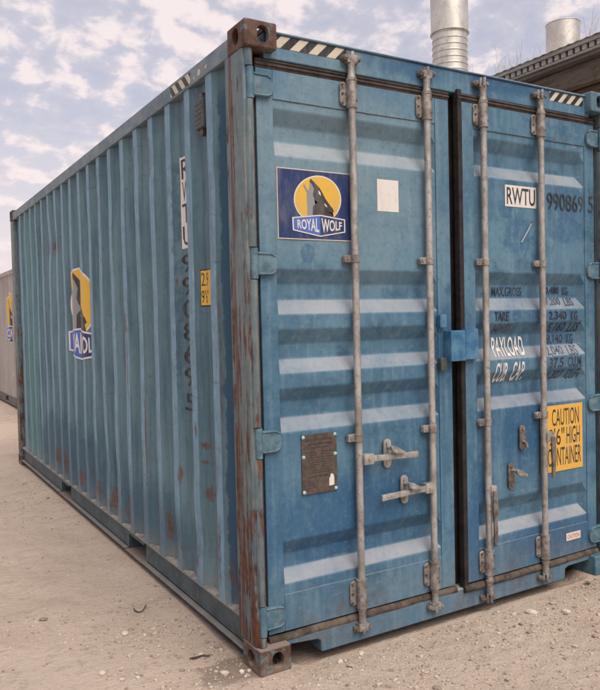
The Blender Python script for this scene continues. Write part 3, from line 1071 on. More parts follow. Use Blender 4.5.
def make_door(x0, x1, pa, pb, T, left):
    """x0..x1 leaf, pa..pb folded sheet"""
    mb = MB()
    # folded sheet
    xs = [pa, pa + 0.006] + [pa + 0.006 + (pb - pa - 0.040) * k / 14 for k in range(1, 14)] + [pb - 0.034, pb]
    zs = []
    for a, b in zip(DOOR_ROWS[:-1], DOOR_ROWS[1:]):
        n = max(1, int((a - b) / 0.06))
        zs += [a + (b - a) * k / n for k in range(n)]
    zs.append(DOOR_ROWS[-1])
    g = []
    for z in zs:
        row = []
        for x in xs:
            w = 0.0055 * float(vnoise(x, z, 3.0, 8 if left else 9)) if pa + 0.02 < x < pb - 0.02 and ZB + .1 < z < ZT - .1 else 0.0
            row.append(mb.bm.verts.new((x, door_y(z, x, pa, pb) + w, z)))
        g.append(row)
    for i in range(len(zs) - 1):
        for j in range(len(xs) - 1):
            mb.bm.faces.new((g[i][j], g[i + 1][j], g[i + 1][j + 1], g[i][j + 1]))
    sheet = mb
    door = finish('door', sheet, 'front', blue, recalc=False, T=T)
    fr = MB()
    fr.box(x0, pa - 0.001, 0.0565, 0.110, ZB, ZT)
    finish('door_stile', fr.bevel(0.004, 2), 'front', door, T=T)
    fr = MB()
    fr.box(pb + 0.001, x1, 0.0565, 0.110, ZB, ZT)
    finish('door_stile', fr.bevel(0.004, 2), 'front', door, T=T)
    # lapped edge plates with the weld seam
    for za, zb in ((ZT, 2.582), (0.322, ZB)):
        q = MB()
        q.box(pa, pb, 0.0575, 0.0605, zb, za)
        finish('edge_plate', q.bevel(0.001), 'front', door, T=T)
        w = MB()
        zz = zb if za == ZT else za
        pts = []
        n = 60
        for k in range(n + 1):
            x = pa + (pb - pa) * k / n
            pts.append((x, 0.0600, zz + 0.003 * float(vnoise(x, zz, 30, 4))))
        w.tube(pts, 0.0021, 6)
        finish('weld_seam', w, 'bolt' if za == ZT else 'hinge', door, T=T)
    # gasket
    gx0, gx1 = (0.076, x1 + 0.004) if left else (x0 - 0.030, WD - 0.076)
    gk = MB()
    gk.box(gx0, gx1, 0.058, 0.085, ZT + 0.001, 2.7555)
    gk.box(gx0, gx1, 0.050, 0.0575, ZT + 0.012, ZT + 0.022)
    gk.box(gx0, gx1, 0.052, 0.0575, ZT + 0.030, ZT + 0.037)
    finish('gasket_top', gk.bevel(0.003), 'gasket', door, T=T)
    gk = MB()
    n = 26
    gk.tube([(gx0 + (gx1 - gx0) * k / n, 0.064 + 0.004 * float(vnoise(k, 1, .7, 3)), 0.124 + 0.005 * float(vnoise(k, 2, .6, 5))) for k in range(n + 1)], 0.021, 10)
    finish('gasket_bottom', gk, 'gasket_low', door, T=T, smooth=50)
    if left:
        finish('gasket_side', MB().box(x1 + 0.001, x1 + 0.006, 0.064, 0.10, ZB, ZT).bevel(0.002), 'gasket_black', door, T=T)
        finish('gasket_side', MB().box(0.060, x0 - 0.001, 0.072, 0.10, ZB, ZT).bevel(0.002), 'gasket', door, T=T)
    else:
        finish('gasket_side', MB().box(x0 - 0.030, x0 - 0.001, 0.054, 0.095, ZB - 0.03, 2.775).bevel(0.006, 2), 'gasket_black', door, T=T)
        finish('gasket_side', MB().box(x1 + 0.001, WD - 0.060, 0.072, 0.10, ZB, ZT).bevel(0.002), 'gasket', door, T=T)
    # hinges
    for hz in HINGE_Z:
        h = MB()
        pr = [(0.055, hz - 0.052), (0.130, hz - 0.050), (0.150, hz - 0.040), (0.160, hz - 0.012), (0.160, hz + 0.014), (0.148, hz + 0.036), (0.125, hz + 0.050), (0.055, hz + 0.054)]
        h.prism([Vector((x, 0.040, z)) for x, z in pr], (0, 0.0175, 0))
        h.bevel(0.004, 2)
        for dz in (-0.045, 0.046):                                        # flanged rims
            h.tube([(0.060, 0.039, hz + dz), (0.128, 0.039, hz + dz * 0.98), (0.148, 0.041, hz + dz * 0.75)], 0.005, 8)
        h.tube([(0.038, 0.033, hz - 0.068), (0.038, 0.033, hz + 0.068)], 0.017, 14)
        TM = T if left else (lambda co, T=T: T(Vector((WD - co[0], co[1], co[2]))))
        finish('hinge', h, 'hinge', door, T=TM, smooth=45)
    return door


ldoor = make_door(0.078, 1.206, 0.164, 1.114, T_left, True)
rdoor = make_door(1.282, 2.360, 1.366, 2.274, T_right, False)
# added dark sheet standing in for the shade behind the meeting edges
finish('gap_shade_sheet', MB().box(1.18, 1.34, 0.112, 0.12, 0.13, 2.75), 'dark', blue)

# ---------------------------------------------------------------- locking rods
RODS = ((0.577, T_left, ldoor), (1.040, T_left, ldoor), (1.412, T_right, rdoor), (1.862, T_right, rdoor))
YR = 0.030


def bolt(mb, x, y, z, r=0.007, d=0.008):
    mb.tube([(x, y, z), (x, y - d, z)], [r, r * 0.8], 8)


for ri, (rx, T, door) in enumerate(RODS):
    loose = 0.0 if ri < 2 else (0.028 if ri == 2 else 0.008)
    mb = MB()
    mb.tube([(rx, YR, 0.17 - loose), (rx, YR, 2.73)], 0.0178, 18)
    rod = finish('locking_rod', mb, 'galv', blue, T=T, smooth=50)
    for top in (True, False):
        za, zb = (2.585, 2.720) if top else (0.180, 0.322)
        s = MB()
        s.tube([(rx, YR, za), (rx, YR, za + 0.008), (rx, YR, za + 0.0085), (rx, YR, zb - 0.0085), (rx, YR, zb - 0.008), (rx, YR, zb)], [0.027, 0.027, 0.0245, 0.0245, 0.027, 0.027], 18)
        s.box(rx - 0.020, rx + 0.020, YR + 0.002, 0.0565, za + 0.010, zb - 0.010)
        finish('rod_guide', s, 'galv_mid', rod, T=T, smooth=40)
        f = MB()
        f.prism([Vector((x, 0.0440, z)) for x, z in capsule(rx - 0.034, (za + zb) / 2, 0.044, zb - za - 0.022, 4)], (0, 0.010, 0))
        f.bevel(0.002)
        finish('guide_plate', f, 'galv_mid', rod, T=T)
        for k in (0.18, 0.5, 0.82):
            bb = MB()
            bolt(bb, rx - 0.044, 0.0435, za + (zb - za) * k, 0.0065, 0.006)
            finish('guide_bolt', bb, 'bolt', rod, T=T, smooth=40)
        for k in (0.25, 0.75):
            bb = MB()
            bolt(bb, rx + 0.012, YR - 0.019, za + (zb - za) * k, 0.005, 0.006)
            finish('guide_bolt', bb, 'bolt', rod, T=T, smooth=40)
        # cam forging at the rod end
        sg = 1 if top else -1
        e = zb if top else za - loose
        c = MB()
        c.tube([(rx, YR, e), (rx, YR, e + sg * 0.012), (rx, YR, e + sg * 0.020), (rx, YR, e + sg * 0.062), (rx, YR, e + sg * 0.082)], [0.024, 0.022, 0.0185, 0.0180, 0.0215], 14)
        tw = 0.0 if ri < 2 else 0.7
        pr = [(-0.030, 0.074), (-0.026, 0.112), (-0.012, 0.108), (-0.008, 0.128), (0.006, 0.132), (0.010, 0.112), (0.026, 0.116), (0.032, 0.090), (0.020, 0.072)]
        for (yy, th) in ((YR - 0.017, 0.014), (YR + 0.004, 0.012)):
            ca, sa = math.cos(tw), math.sin(tw)
            pts = []
            for u, w in pr:
                off = yy - YR
                pts.append(Vector((rx + u * ca - off * sa, YR + u * sa + off * ca, e + sg * w)))
            c.prism(pts, (-th * sa, th * ca, 0))
        c.bevel(0.0035, 2)
        finish('cam', c, 'galv_mid', rod, T=T, smooth=40)
        k = MB()
        zk = e + sg * 0.098
        for dx in (-0.034, 0.036):
            k.tube([(rx + dx, 0.051, zk), (rx + dx, 0.024, zk)], [0.015, 0.012], 10)
            k.tube([(rx + dx, 0.024, zk), (rx + dx, 0.012, zk + 0.003)], [0.0165, 0.010], 10)
        k.box(rx - 0.046, rx + 0.048, 0.040, 0.0512, zk - 0.014, zk + 0.012)
        finish('cam_keeper', k, 'galv_dark', rod, T=T_left, smooth=40)
    for mz in (1.872, 1.012):
        b = MB()
        b.tube([(rx, YR, mz - 0.020), (rx, YR, mz + 0.020)], 0.0225, 16)
        b.prism([Vector((x, 0.030, z)) for x, z in ((rx - 0.058, mz - 0.018), (rx - 0.015, mz - 0.018), (rx - 0.015, mz + 0.018), (rx - 0.050, mz + 0.018), (rx - 0.058, mz + 0.010))], (0, 0.0265, 0))
        b.bevel(0.002)
        bolt(b, rx - 0.042, 0.0300, mz, 0.0075, 0.005)
        finish('rod_clamp', b, 'galv_mid', rod, T=T, smooth=40)

    # handle
    hub_z = (0.905, 0.712, 0.640, 0.885)[ri]
    h = MB()
    if ri == 0:
        sgn, tip, dz = 1, rx + 0.350, -0.004
    elif ri == 1:
        sgn, tip, dz = -1, rx - 0.345, -0.004
    else:
        sgn = 0
    if sgn:
        a = rx + sgn * 0.012
        h.box(min(a, rx + sgn * 0.070), max(a, rx + sgn * 0.070), 0.000, 0.040, hub_z - 0.026, hub_z + 0.026)
        h.bevel(0.006, 2)
        bolt(h, rx + sgn * 0.044, -0.0005, hub_z, 0.010, 0.005)
        h2 = MB()
        m = rx + sgn * 0.170
        pts = [(rx + sgn * 0.050, hub_z - 0.015), (m, hub_z - 0.013 + dz), (tip, hub_z - 0.017 + 2 * dz), (tip, hub_z + 0.014 + 2 * dz), (m, hub_z + 0.014 + dz), (rx + sgn * 0.050, hub_z + 0.016)]
        h2.prism([Vector((x, 0.006, z)) for x, z in pts], (0, 0.014, 0))
        h2.bevel(0.003, 2)
        ho = finish('handle', h2, 'galv', rod, T=T, smooth=40)
        finish('handle_hub', h, 'galv', rod, T=T, smooth=40)
    else:
        hx = rx + (0.014 if ri == 2 else 0.036)
        y0 = 0.002
        h.box(rx - 0.004, hx + 0.024, y0, 0.046, hub_z - 0.028, hub_z + 0.028)
        h.bevel(0.006, 2)
        bolt(h, hx, y0 - 0.0005, hub_z, 0.010, 0.005)
        h2 = MB()
        ln = 0.30 if ri == 2 else 0.235
        pts = [(hx - 0.012, hub_z), (hx + 0.014, hub_z), (hx + 0.020, hub_z - ln * 0.35), (hx + 0.010, hub_z - ln * 0.55), (hx + 0.016, hub_z - ln * 0.7), (hx + 0.008, hub_z - ln), (hx - 0.012, hub_z - ln), (hx - 0.010, hub_z - ln * 0.6), (hx - 0.016, hub_z - ln * 0.4)]
        h2.prism([Vector((x, -0.010, z)) for x, z in pts], (0, 0.013, 0))
        h2.bevel(0.003, 2)
        finish('handle', h2, 'galv_dark', rod, T=T, smooth=40)
        finish('handle_hub', h, 'galv', rod, T=T, smooth=40)

# handle catches on the doors
CATCH = ((0.762, 0.912, 1, T_left, ldoor), (0.866, 0.717, 1, T_left, ldoor), (1.705, 0.895, 0, T_right, rdoor), (1.612, 0.690, 1, T_right, rdoor))
for ci, (cx, cz, lever, T, door) in enumerate(CATCH):
    c = MB()
    c.prism([Vector((x, 0.0455, z)) for x, z in capsule(cx, cz, 0.046, 0.145, 5)], (0, 0.012, 0))
    c.bevel(0.003, 2)
    bolt(c, cx, 0.0450, cz + 0.050, 0.012, 0.008)
    bolt(c, cx, 0.0450, cz - 0.050, 0.012, 0.006)
    co = finish('handle_catch', c, 'galv_dark' if ci >= 2 else 'galv', door, T=T, smooth=40)
    if lever:
        q = MB()
        q.tube([(cx, 0.046, cz + 0.035), (cx, 0.006, cz + 0.030), (cx + 0.012, -0.004, cz + 0.012), (cx + 0.060, -0.006, cz + 0.004)], [0.012, 0.014, 0.013, 0.007], 8)
        q.prism([Vector((x, -0.010, z)) for x, z in ((cx - 0.020, cz + 0.048), (cx + 0.014, cz + 0.040), (cx + 0.070, cz + 0.010), (cx + 0.066, cz - 0.006), (cx + 0.016, cz - 0.002), (cx - 0.010, cz + 0.016))], (0, 0.012, 0))
        q.bevel(0.003, 1)
        finish('catch_lever', q, 'galv', co, T=T, smooth=40)
    else:
        q = MB()
        q.tube([(cx, 0.045, cz - 0.020), (cx + 0.004, 0.026, cz - 0.030), (cx + 0.004, 0.020, cz - 0.055)], [0.010, 0.009, 0.007], 8)
        finish('catch_hook', q, 'galv_dark', co, T=T, smooth=40)

# lock box across the meeting edges, and the two lugs beside it
mb = MB()
mb.box(1.150, 1.250, -0.002, 0.055, 1.352, 1.512)
mb.bevel(0.004, 2)
lb = finish('lock_box', mb, 'lockbox', ldoor)
finish('lock_box_cover', MB().box(1.254, 1.345, 0.002, 0.052, 1.357, 1.518).bevel(0.004, 2), 'lockbox', rdoor)
for z, mt in ((1.562, 'lockbox'), (1.338, 'vent')):
    finish('lock_lug', MB().box(1.105, 1.148, 0.028, 0.056, z - 0.034, z + 0.034).bevel(0.004, 2), mt, ldoor)


# ---------------------------------------------------------------- print on the doors
def on_left(bm, lev):
    return conform(bm, [], DOOR_ROWS, lambda u, v: (u, door_y(v, u, 0.164, 1.114) - 0.0028 - 0.0005 * lev, v))


def on_right(bm, lev, flat=None):
    br = [1.366 + 0.006, 2.274 - 0.034]
    return conform(bm, br, DOOR_ROWS, lambda u, v: T_right((u, (flat if flat is not None else door_y(v, u, 1.366, 2.274)) - 0.0028 - 0.0005 * lev, v)))


def rect(x0, x1, z0, z1):
    return poly_bm([(x0, z0), (x1, z0), (x1, z1), (x0, z1)])


def fit(bm, x0, x1, z0, z1, slant=0.0):
    for v in bm.verts:
        u, w = v.co.x, v.co.y
        v.co = Vector((x0 + (x1 - x0) * u + slant * w, z0 + (z1 - z0) * w, 0))
    return bm


# company sticker on the left door
SX0, SX1, SZ0, SZ1 = 0.174, 0.600, 1.957, 2.281
stick = finish('logo_sticker', on_left(rect(SX0, SX1, SZ0, SZ1), 0), 'cream', ldoor, recalc=False)
finish('sticker_field', on_left(rect(SX0 + 0.005, SX1 - 0.005, SZ0 + 0.005, SZ1 - 0.005), 1), 'navy', stick, recalc=False)


def place_front(bm, lev):
    for v in bm.verts:
        px, py = v.co.x, v.co.y
        yt = 68 + (px - 65) * 0.096
        yb = 495 + (px - 72) * 0.040
        v.co = Vector((SX0 + (px - 66) / 462.0 * (SX1 - SX0), SZ1 + (py - yt) / (yb - yt) * (SZ0 - SZ1), 0))
    bmesh.ops.reverse_faces(bm, faces=bm.faces)
    return on_left(bm, lev + 1)


emblem(stick, place_front)
finish('blank_sticker', on_left(rect(0.738, 0.870, 2.113, 2.270), 0), 'white', ldoor, recalc=False)

# data plate
pm = MB().box(0.270, 0.466, 0.0545, 0.0585, 0.768, 1.050)
plate = finish('data_plate', pm.bevel(0.001), 'plate', ldoor)
for x, z in ((0.280, 1.038), (0.456, 1.038), (0.280, 0.945), (0.456, 0.945), (0.280, 0.780), (0.456, 0.780)):
    b = MB()
    b.tube([(x, 0.0545, z), (x, 0.0515, z), (x, 0.0490, z)], [0.0095, 0.0085, 0.004], 10)
    finish('rivet', b, 'rivet', plate, smooth=60)
mb = bmesh.new()


def addtext(dst, body, x0, x1, z0, z1, y, bold=0.02):
    b = fit(text_bm(body, bold, 1), x0, x1, z0, z1)
    me = bpy.data.meshes.new("t")
    for v in b.verts:
        v.co = Vector((v.co.x, y, v.co.y))
    b.to_mesh(me)
    b.free()
    dst.from_mesh(me)
    bpy.data.meshes.remove(me)


addtext(mb, "CSC SAFETY APPROVAL", 0.292, 0.440, 1.016, 1.028, 0.0538)
addtext(mb, "DATE MANUFACTURED", 0.305, 0.432, 0.997, 1.008, 0.0538)
addtext(mb, "IDENTIFICATION", 0.322, 0.420, 0.980, 0.989, 0.0538)
for k in range(9):
    z = 0.962 - k * 0.012
    for x0, x1 in ((0.290, 0.345 + 0.01 * (k % 3)), (0.372, 0.440 - 0.012 * (k % 2))):
        v = [mb.verts.new((x, 0.0538, zz)) for x, zz in ((x0, z), (x1, z), (x1, z + 0.0032), (x0, z + 0.0032))]
        mb.faces.new(v)
addtext(mb, "TIMBER TREATMENT", 0.305, 0.430, 0.844, 0.853, 0.0538)
for k in range(5):
    z = 0.826 - k * 0.0105
    v = [mb.verts.new((x, 0.0538, zz)) for x, zz in ((0.286, z), (0.330 + 0.006 * (k % 2), z), (0.330, z + 0.003), (0.286, z + 0.003))]
    mb.faces.new(v)
finish('plate_print', mb, 'plateink', plate, recalc=False)
bm = poly_bm([(0.418, 0.795), (0.446, 0.797), (0.447, 0.835), (0.442, 0.848), (0.434, 0.853), (0.426, 0.849), (0.425, 0.838), (0.419, 0.832)])
for v in bm.verts:
    v.co = Vector((v.co.x, 0.0536, v.co.y))
finish('torn_label', bm, 'white', plate, recalc=False)

# number, weights and warning on the right door
box = finish('code_panel', on_right(rect(1.600, 1.853, 2.186, 2.304), 0), 'white', rdoor, recalc=False)
finish('lettering', on_right(fit(text_bm("RWTU", 0.012), 1.614, 1.842, 2.198, 2.292), 1), 'black', box, recalc=False)
finish('lettering', on_right(fit(text_bm("990869", 0.0), 1.945, 2.268, 2.188, 2.287), 0), 'black', rdoor, recalc=False)
finish('lettering', on_right(fit(text_bm("5", 0.0), 2.305, 2.350, 2.190, 2.288), 0, flat=0.0570), 'black', rdoor, recalc=False)
ROWS = (("MAX.GROSS", 1.500, 1.736, 1.690, 1.742, 'blackworn', 0.010, 0.0), ("30,480  KG", 1.900, 2.125, 1.695, 1.744, 'blackworn', 0.01, 0.0),
        ("67,200  LBS", 1.895, 2.165, 1.632, 1.682, 'ghost', 0.0, 0.006), ("TARE", 1.520, 1.630, 1.553, 1.606, 'blackworn', 0.012, 0.004),
        ("2,340   KG", 1.955, 2.210, 1.546, 1.602, 'blackworn', 0.01, 0.0), ("MASS", 1.507, 1.650, 1.488, 1.538, 'ghost', 0.02, 0.012),
        ("5,160   LBS", 1.935, 2.210, 1.478, 1.536, 'blackworn', 0.0, 0.012), ("PAYLOAD", 1.500, 1.750, 1.356, 1.466, 'white', 0.006, 0.0),
        ("28,140   KG", 1.900, 2.165, 1.405, 1.468, 'blackworn', 0.0, 0.0), ("62,040   LBS", 1.895, 2.200, 1.340, 1.400, 'ghost', 0.0, 0.0),
        ("CUB. CAP.", 1.503, 1.740, 1.214, 1.324, 'white', 0.006, 0.014), ("37.5   CU.M", 1.955, 2.235, 1.272, 1.330, 'blackworn', 0.01, 0.004),
        ("1,327  CU.FT", 1.930, 2.225, 1.200, 1.258, 'blackworn', 0.0, 0.010))
for body, x0, x1, z0, z1, mt, bold, sl in ROWS:
    # the row was measured on the crest plane; carry it back along its sight line to the fold it lies on
    zc, xc = (z0 + z1) / 2, (x0 + x1) / 2
    dd = sum(door_y(z0 + (z1 - z0) * q / 4, 1.8, 1.366, 2.274) for q in range(5)) / 5 - 0.062 - (2.36 - xc) * math.sin(OPEN)
    sx, sz = dd * (xc + 1.438) / 2.904, dd * (zc - 1.588) / 2.904
    x0, x1, z0, z1 = x0 + sx, x1 + sx, z0 + sz, z1 + sz
    words = body.split()
    tot = sum(len(w) for w in words) + 1.3 * (len(words) - 1)
    u = 0.0
    for w in words:
        a, b = x0 + (x1 - x0) * u / tot, x0 + (x1 - x0) * (u + len(w)) / tot
        finish('lettering', on_right(fit(text_bm(w, bold + (0.0 if w == 'MAX.GROSS' else 0.010)), a, b, z0, z1, sl), 1), mt, rdoor, recalc=False)
        u += len(w) + 1.3
# bare scratch through the brushed patch
finish('scratch', on_right(poly_bm([(1.712, 1.985), (1.728, 1.978), (1.760, 2.02), (1.812, 2.085), (1.826, 2.112), (1.806, 2.112), (1.785, 2.080), (1.742, 2.030)]), 0), 'ghost', rdoor, recalc=False)
finish('scratch', on_right(poly_bm([(1.722, 1.992), (1.730, 1.988), (1.790, 2.062), (1.815, 2.100), (1.806, 2.102), (1.780, 2.066)]), 1), 'scrape', rdoor, recalc=False)

caution = finish('caution_sticker', on_right(rect(1.865, 2.238, 0.662, 1.052), 0), 'amber', rdoor, recalc=False)
for body, x0, x1, z0, z1 in (("CAUTION", 1.965, 2.205, 0.930, 1.030), ("9'6\"", 1.935, 2.072, 0.816, 0.918), ("HIGH", 2.092, 2.212, 0.816, 0.918), ("CONTAINER", 1.925, 2.222, 0.694, 0.802)):
    finish('lettering', on_right(fit(text_bm(body, 0.004), x0, x1, z0, z1), 1), 'black', caution, recalc=False)
sm = finish('small_label', on_right(rect(2.075, 2.205, 0.236, 0.282), 0, flat=0.0575), 'white', rdoor, recalc=False)
finish('lettering', on_right(fit(text_bm("CAUTION", 0.02), 2.086, 2.194, 0.246, 0.272), 1, flat=0.0575), 'redprint', sm, recalc=False)


# hazard stripes on the header
def hazard(parent, place, x0, x1, z0, z1, n, name='hazard_sticker', lean=0.055, first=0.0):
    base = finish(name, place(rect(x0, x1, z0, z1), 0), 'cream', parent, recalc=False)
    w = (x1 - x0) / n
    for k in range(-1, n + 1):
        a = x0 + (k + first) * w
        pts = [(a, z0), (a + w * 0.5, z0), (a + w * 0.5 + lean, z1), (a + lean, z1)]
        # clip to the sticker
        bm = poly_bm(pts)
        for co, no in (((x0, 0, 0), (-1, 0, 0)), ((x1, 0, 0), (1, 0, 0))):
            bmesh.ops.bisect_plane(bm, geom=bm.verts[:] + bm.edges[:] + bm.faces[:], dist=1e-6, plane_co=co, plane_no=no, clear_outer=True)
        if len(bm.faces) == 0:
            bm.free()
            continue
        finish('stripe', place(bm, 1), 'black', base, recalc=False)
    return base


def on_header(bm, lev):
    for v in bm.verts:
        v.co = Vector((v.co.x, 0.052 - 0.0012 - 0.0006 * lev, v.co.y))
    return bm


hazard(header, on_header, 0.170, 0.565, 2.812, 2.866, 4, first=0.35)
hazard(header, on_header, 1.975, 2.262, 2.812, 2.866, 4, first=0.42)


def on_toprail(bm, lev):
    for v in bm.verts:
        v.co = Vector((0.004 - 0.0012 - 0.0006 * lev, v.co.x, v.co.y))
    bmesh.ops.reverse_faces(bm, faces=bm.faces)
    return bm


trail = [o for o in blue.children if o.name.startswith('top_side_rail')][0]
hazard(trail, on_toprail, 0.62, 0.90, 2.790, 2.845, 3, first=0.2)
for pts in ([(0.50, 2.795), (0.53, 2.80), (0.52, 2.83), (0.49, 2.82)], [(0.42, 2.80), (0.44, 2.815), (0.41, 2.825)], [(0.56, 2.79), (0.58, 2.80), (0.57, 2.812)]):
    finish('sticker_scrap', on_toprail(poly_bm(pts), 0), 'cream', trail, recalc=False)

# ---------------------------------------------------------------- print and fittings on the long wall
swall = [o for o in blue.children if o.name.startswith('side_wall')][0]
LIFT = 0.0018


def place_side(y_l, y_r, z_t, z_b):
    def fn(bm, lev):
        for v in bm.verts:
            v.co = Vector((y_l + (v.co.x - 148) / 317.0 * (y_r - y_l), z_t + (v.co.y - 120) / 364.0 * (z_b - z_t), 0))
        return wall.lay(bm, LIFT + 0.0006 * lev)
    return fn


emblem(swall, place_side(3.475, 2.745, 2.050, 1.290))


def stencil(bm, y0, y1, z0, z1):
    """u runs towards the door end (y falls), v up"""
    for v in bm.verts:
        v.co = Vector((y0 + (y1 - y0) * v.co.x, z0 + (z1 - z0) * v.co.y, 0))
    return bm


cp = finish('code_panel', wall.lay(stencil(poly_bm([(0, 0), (1, 0), (1, 1), (0, 1)]), 0.896, 0.765, 1.985, 2.475), LIFT), 'white', swall, recalc=False)
for k, ch in enumerate("RWTU"):
    zt = 2.462 - k * 0.119
    finish('lettering', wall.lay(stencil(text_bm(ch, 0.004), 0.888, 0.785, zt - 0.104, zt), LIFT + 0.0006), 'black', cp, recalc=False)
for k, ch in enumerate("990869"):
    zt = 1.955 - k * 0.123
    finish('lettering', wall.lay(stencil(text_bm(ch, 0.0), 0.902, 0.800, zt - 0.100, zt), LIFT), 'black', swall, recalc=False)
finish('lettering', wall.lay(stencil(text_bm("5", 0.0), 0.902, 0.800, 1.105, 1.200), LIFT), 'black', swall, recalc=False)
hp = finish('height_label', wall.lay(stencil(poly_bm([(0, 0), (1, 0), (1, 1), (0, 1)]), 0.633, 0.525, 1.665, 1.855), LIFT), 'black', swall, recalc=False)
finish('label_field', wall.lay(stencil(poly_bm([(0, 0), (1, 0), (1, 1), (0, 1)]), 0.629, 0.531, 1.672, 1.848), LIFT + .0006), 'yellow', hp, recalc=False)
for body, z0 in (("2.9", 1.770), ("9'6\"", 1.682)):
    finish('lettering', wall.lay(stencil(text_bm(body, 0.0), 0.626, 0.572, z0, z0 + 0.068), LIFT + .0012), 'black', hp, recalc=False)

# louvred ventilator under the top rail
vb = MB()
vb.box(0.006, 0.046, 0.490, 0.590, 2.545, 2.690)
vb.bevel(0.008, 2)
vent = finish('ventilator', vb, 'vent', blue)
for k in range(5):
    finish('vent_slat', MB().box(0.0035, 0.008, 0.500, 0.580, 2.565 + k * 0.024, 2.575 + k * 0.024).bevel(0.0015), 'vent', vent)
for z in (2.530, 2.705):
    finish('vent_lug', MB().box(0.020, 0.050, 0.525, 0.555, z - 0.018, z + 0.018).bevel(0.004), 'bolt', vent)

# ---------------------------------------------------------------- second container, beyond the far end
BX, BY, BH = 0.93, 9.0, 2.700
beige = thing('shipping_container', 'dull beige shipping container standing behind the far end of the blue one', 'container', (BX, BY, 0.0))
bw = body_shell(beige, L, WD, BH, dict(cast='beige_cast', side='beige', rail='beige_rail', toprail='beige', post_far='beige'), wob=0.5, pockets=((2.02, 2.38), (3.94, 4.30)))[0]
for x0, x1 in ((0.004, 0.110), (WD - 0.110, WD - 0.004)):
    finish('corner_post', MB().box(x0, x1, 0.006, 0.200, 0.1185, BH - 0.1185).bevel(0.01, 2), 'beige', beige)
mb = MB()
for a, b in zip(wall_breaks(WD, 0.36, 0.105, WD - 0.105)[:-1], wall_breaks(WD, 0.36, 0.105, WD - 0.105)[1:]):
    ya, yb = 0.02 + a[1] * DEPTH, 0.02 + b[1] * DEPTH
    mb.poly([(b[0], yb, 0.12), (b[0], yb, BH - 0.1), (a[0], ya, BH - 0.1), (a[0], ya, 0.12)])
finish('end_wall', mb, 'beige', beige, recalc=False)
bwall = [o for o in beige.children if o.name.startswith('side_wall')][0]


def place_beige(bm, lev):
    for v in bm.verts:
        v.co = Vector((3.62 + (v.co.x - 148) / 317.0 * (2.92 - 3.62), 2.25 + (v.co.y - 120) / 364.0 * (1.25 - 2.25), 0))
    return bw.lay(bm, 0.003 + 0.0012 * lev)


emblem(bwall, place_beige)
finish('torn_label', bw.lay(poly_bm([(3.16, 0.58), (3.02, 0.55), (2.98, 0.63), (3.06, 0.66), (3.04, 0.76), (3.12, 0.72), (3.20, 0.66)]), 0.003), 'cream', bwall, recalc=False)

# ---------------------------------------------------------------- open-sided shed with a weedy flat roof on the right
SHX0, SHX1, SHY0, SHY1, SHZ = 3.0, 8.6, -1.6, 9.5, 3.405
shed = thing('shed', 'low open shed with weathered timber roof edge behind the blue container', 'shed', (5.8, 4.0, 0.0))


def S(co):
    return Vector((co[0] - 5.8, co[1] - 4.0, co[2]))


mb = MB().box(SHX0, SHX0 + 0.035, SHY0, SHY1, SHZ, SHZ + 0.085)
finish('fascia', mb.bevel(0.003), 'fascia', shed, T=S)
mb = MB().box(SHX0 + 0.08, SHX0 + 0.15, SHY0 + .05, SHY1 - .05, SHZ - 0.16, SHZ - 0.012)
finish('edge_beam', mb.bevel(0.004), 'wood', shed, T=S)
# corrugated sheet: its wavy edge shows on top of the fascia
mb = MB()
n = int((SHY1 - SHY0) / 0.0127)
prev = None
for k in range(n + 1):
    y = SHY0 + (SHY1 - SHY0) * k / n
    z = SHZ + 0.106 + 0.0025 * math.sin(2 * math.pi * y / 0.076)
    cur = [mb.bm.verts.new((SHX0 - 0.055, y, z)), mb.bm.verts.new((SHX1, y, z + 0.16)), mb.bm.verts.new((SHX1, y, z + 0.157)), mb.bm.verts.new((SHX0 - 0.055, y, z - 0.006))]
    if prev:
        for i in range(4):
            j = (i + 1) % 4
            mb.bm.faces.new((prev[i], prev[j], cur[j], cur[i]))
    prev = cur
roof = finish('roof_sheet', mb, 'rooftin', shed, T=S, smooth=30)
# pale eave board with its row of small sheet-end teeth
finish('eave_board', MB().box(SHX0 - 0.050, SHX0 - 0.022, SHY0, SHY1, SHZ + 0.070, SHZ + 0.0985).bevel(0.002), 'eave', shed, T=S)
tooth = None
for k in range(int((SHY1 - SHY0) / 0.06)):
    y = SHY0 + 0.02 + k * 0.06
    if tooth is None:
        tooth = finish('eave_tooth', MB().box(-0.012, 0.010, -0.019, 0.019, -0.0195, 0.0195).bevel(0.003), 'eave', shed)
        o = tooth
    else:
        o = tooth.copy()
        COL.objects.link(o)
        o.parent = shed
    o.location = S((SHX0 - 0.032, y, SHZ + 0.049))
finish('eave_strip', MB().box(SHX0 - 0.040, SHX0 - 0.022, SHY0, SHY1, SHZ + 0.012, SHZ + 0.029).bevel(0.002), 'eave', shed, T=S)
# soffit planks and cross joists
k = 0
x = SHX0 + 0.04
proto = {}
while x < SHX1 - 0.1:
    wd = 0.19
    o = finish('soffit_plank', MB().box(x, x + wd - 0.014, SHY0 + 0.02, SHY1 - 0.02, SHZ - 0.010 + 0.006 * (k % 3), SHZ + 0.014 + 0.006 * (k % 3)).bevel(0.002), 'wood', shed, T=S)
    x += wd
    k += 1
for j in range(7):
    y = SHY0 + 0.35 + j * 1.65
    finish('joist', MB().box(SHX0 + 0.152, SHX1 - 0.1, y, y + 0.07, SHZ - 0.16, SHZ - 0.011).bevel(0.004), 'wood', shed, T=S)
for (px, py) in ((3.05, 8.9), (3.05, 4.6), (8.4, -1.3), (8.4, 4.6), (8.4, 8.9)):
    finish('post', MB().box(px, px + 0.12, py, py + 0.12, -0.05, SHZ - 0.161).bevel(0.006), 'wood', shed, T=S)
finish('back_wall', MB().box(8.55, 8.70, SHY0, SHY1, -0.05, SHZ - 0.012), 'brickwall', shed, T=S)


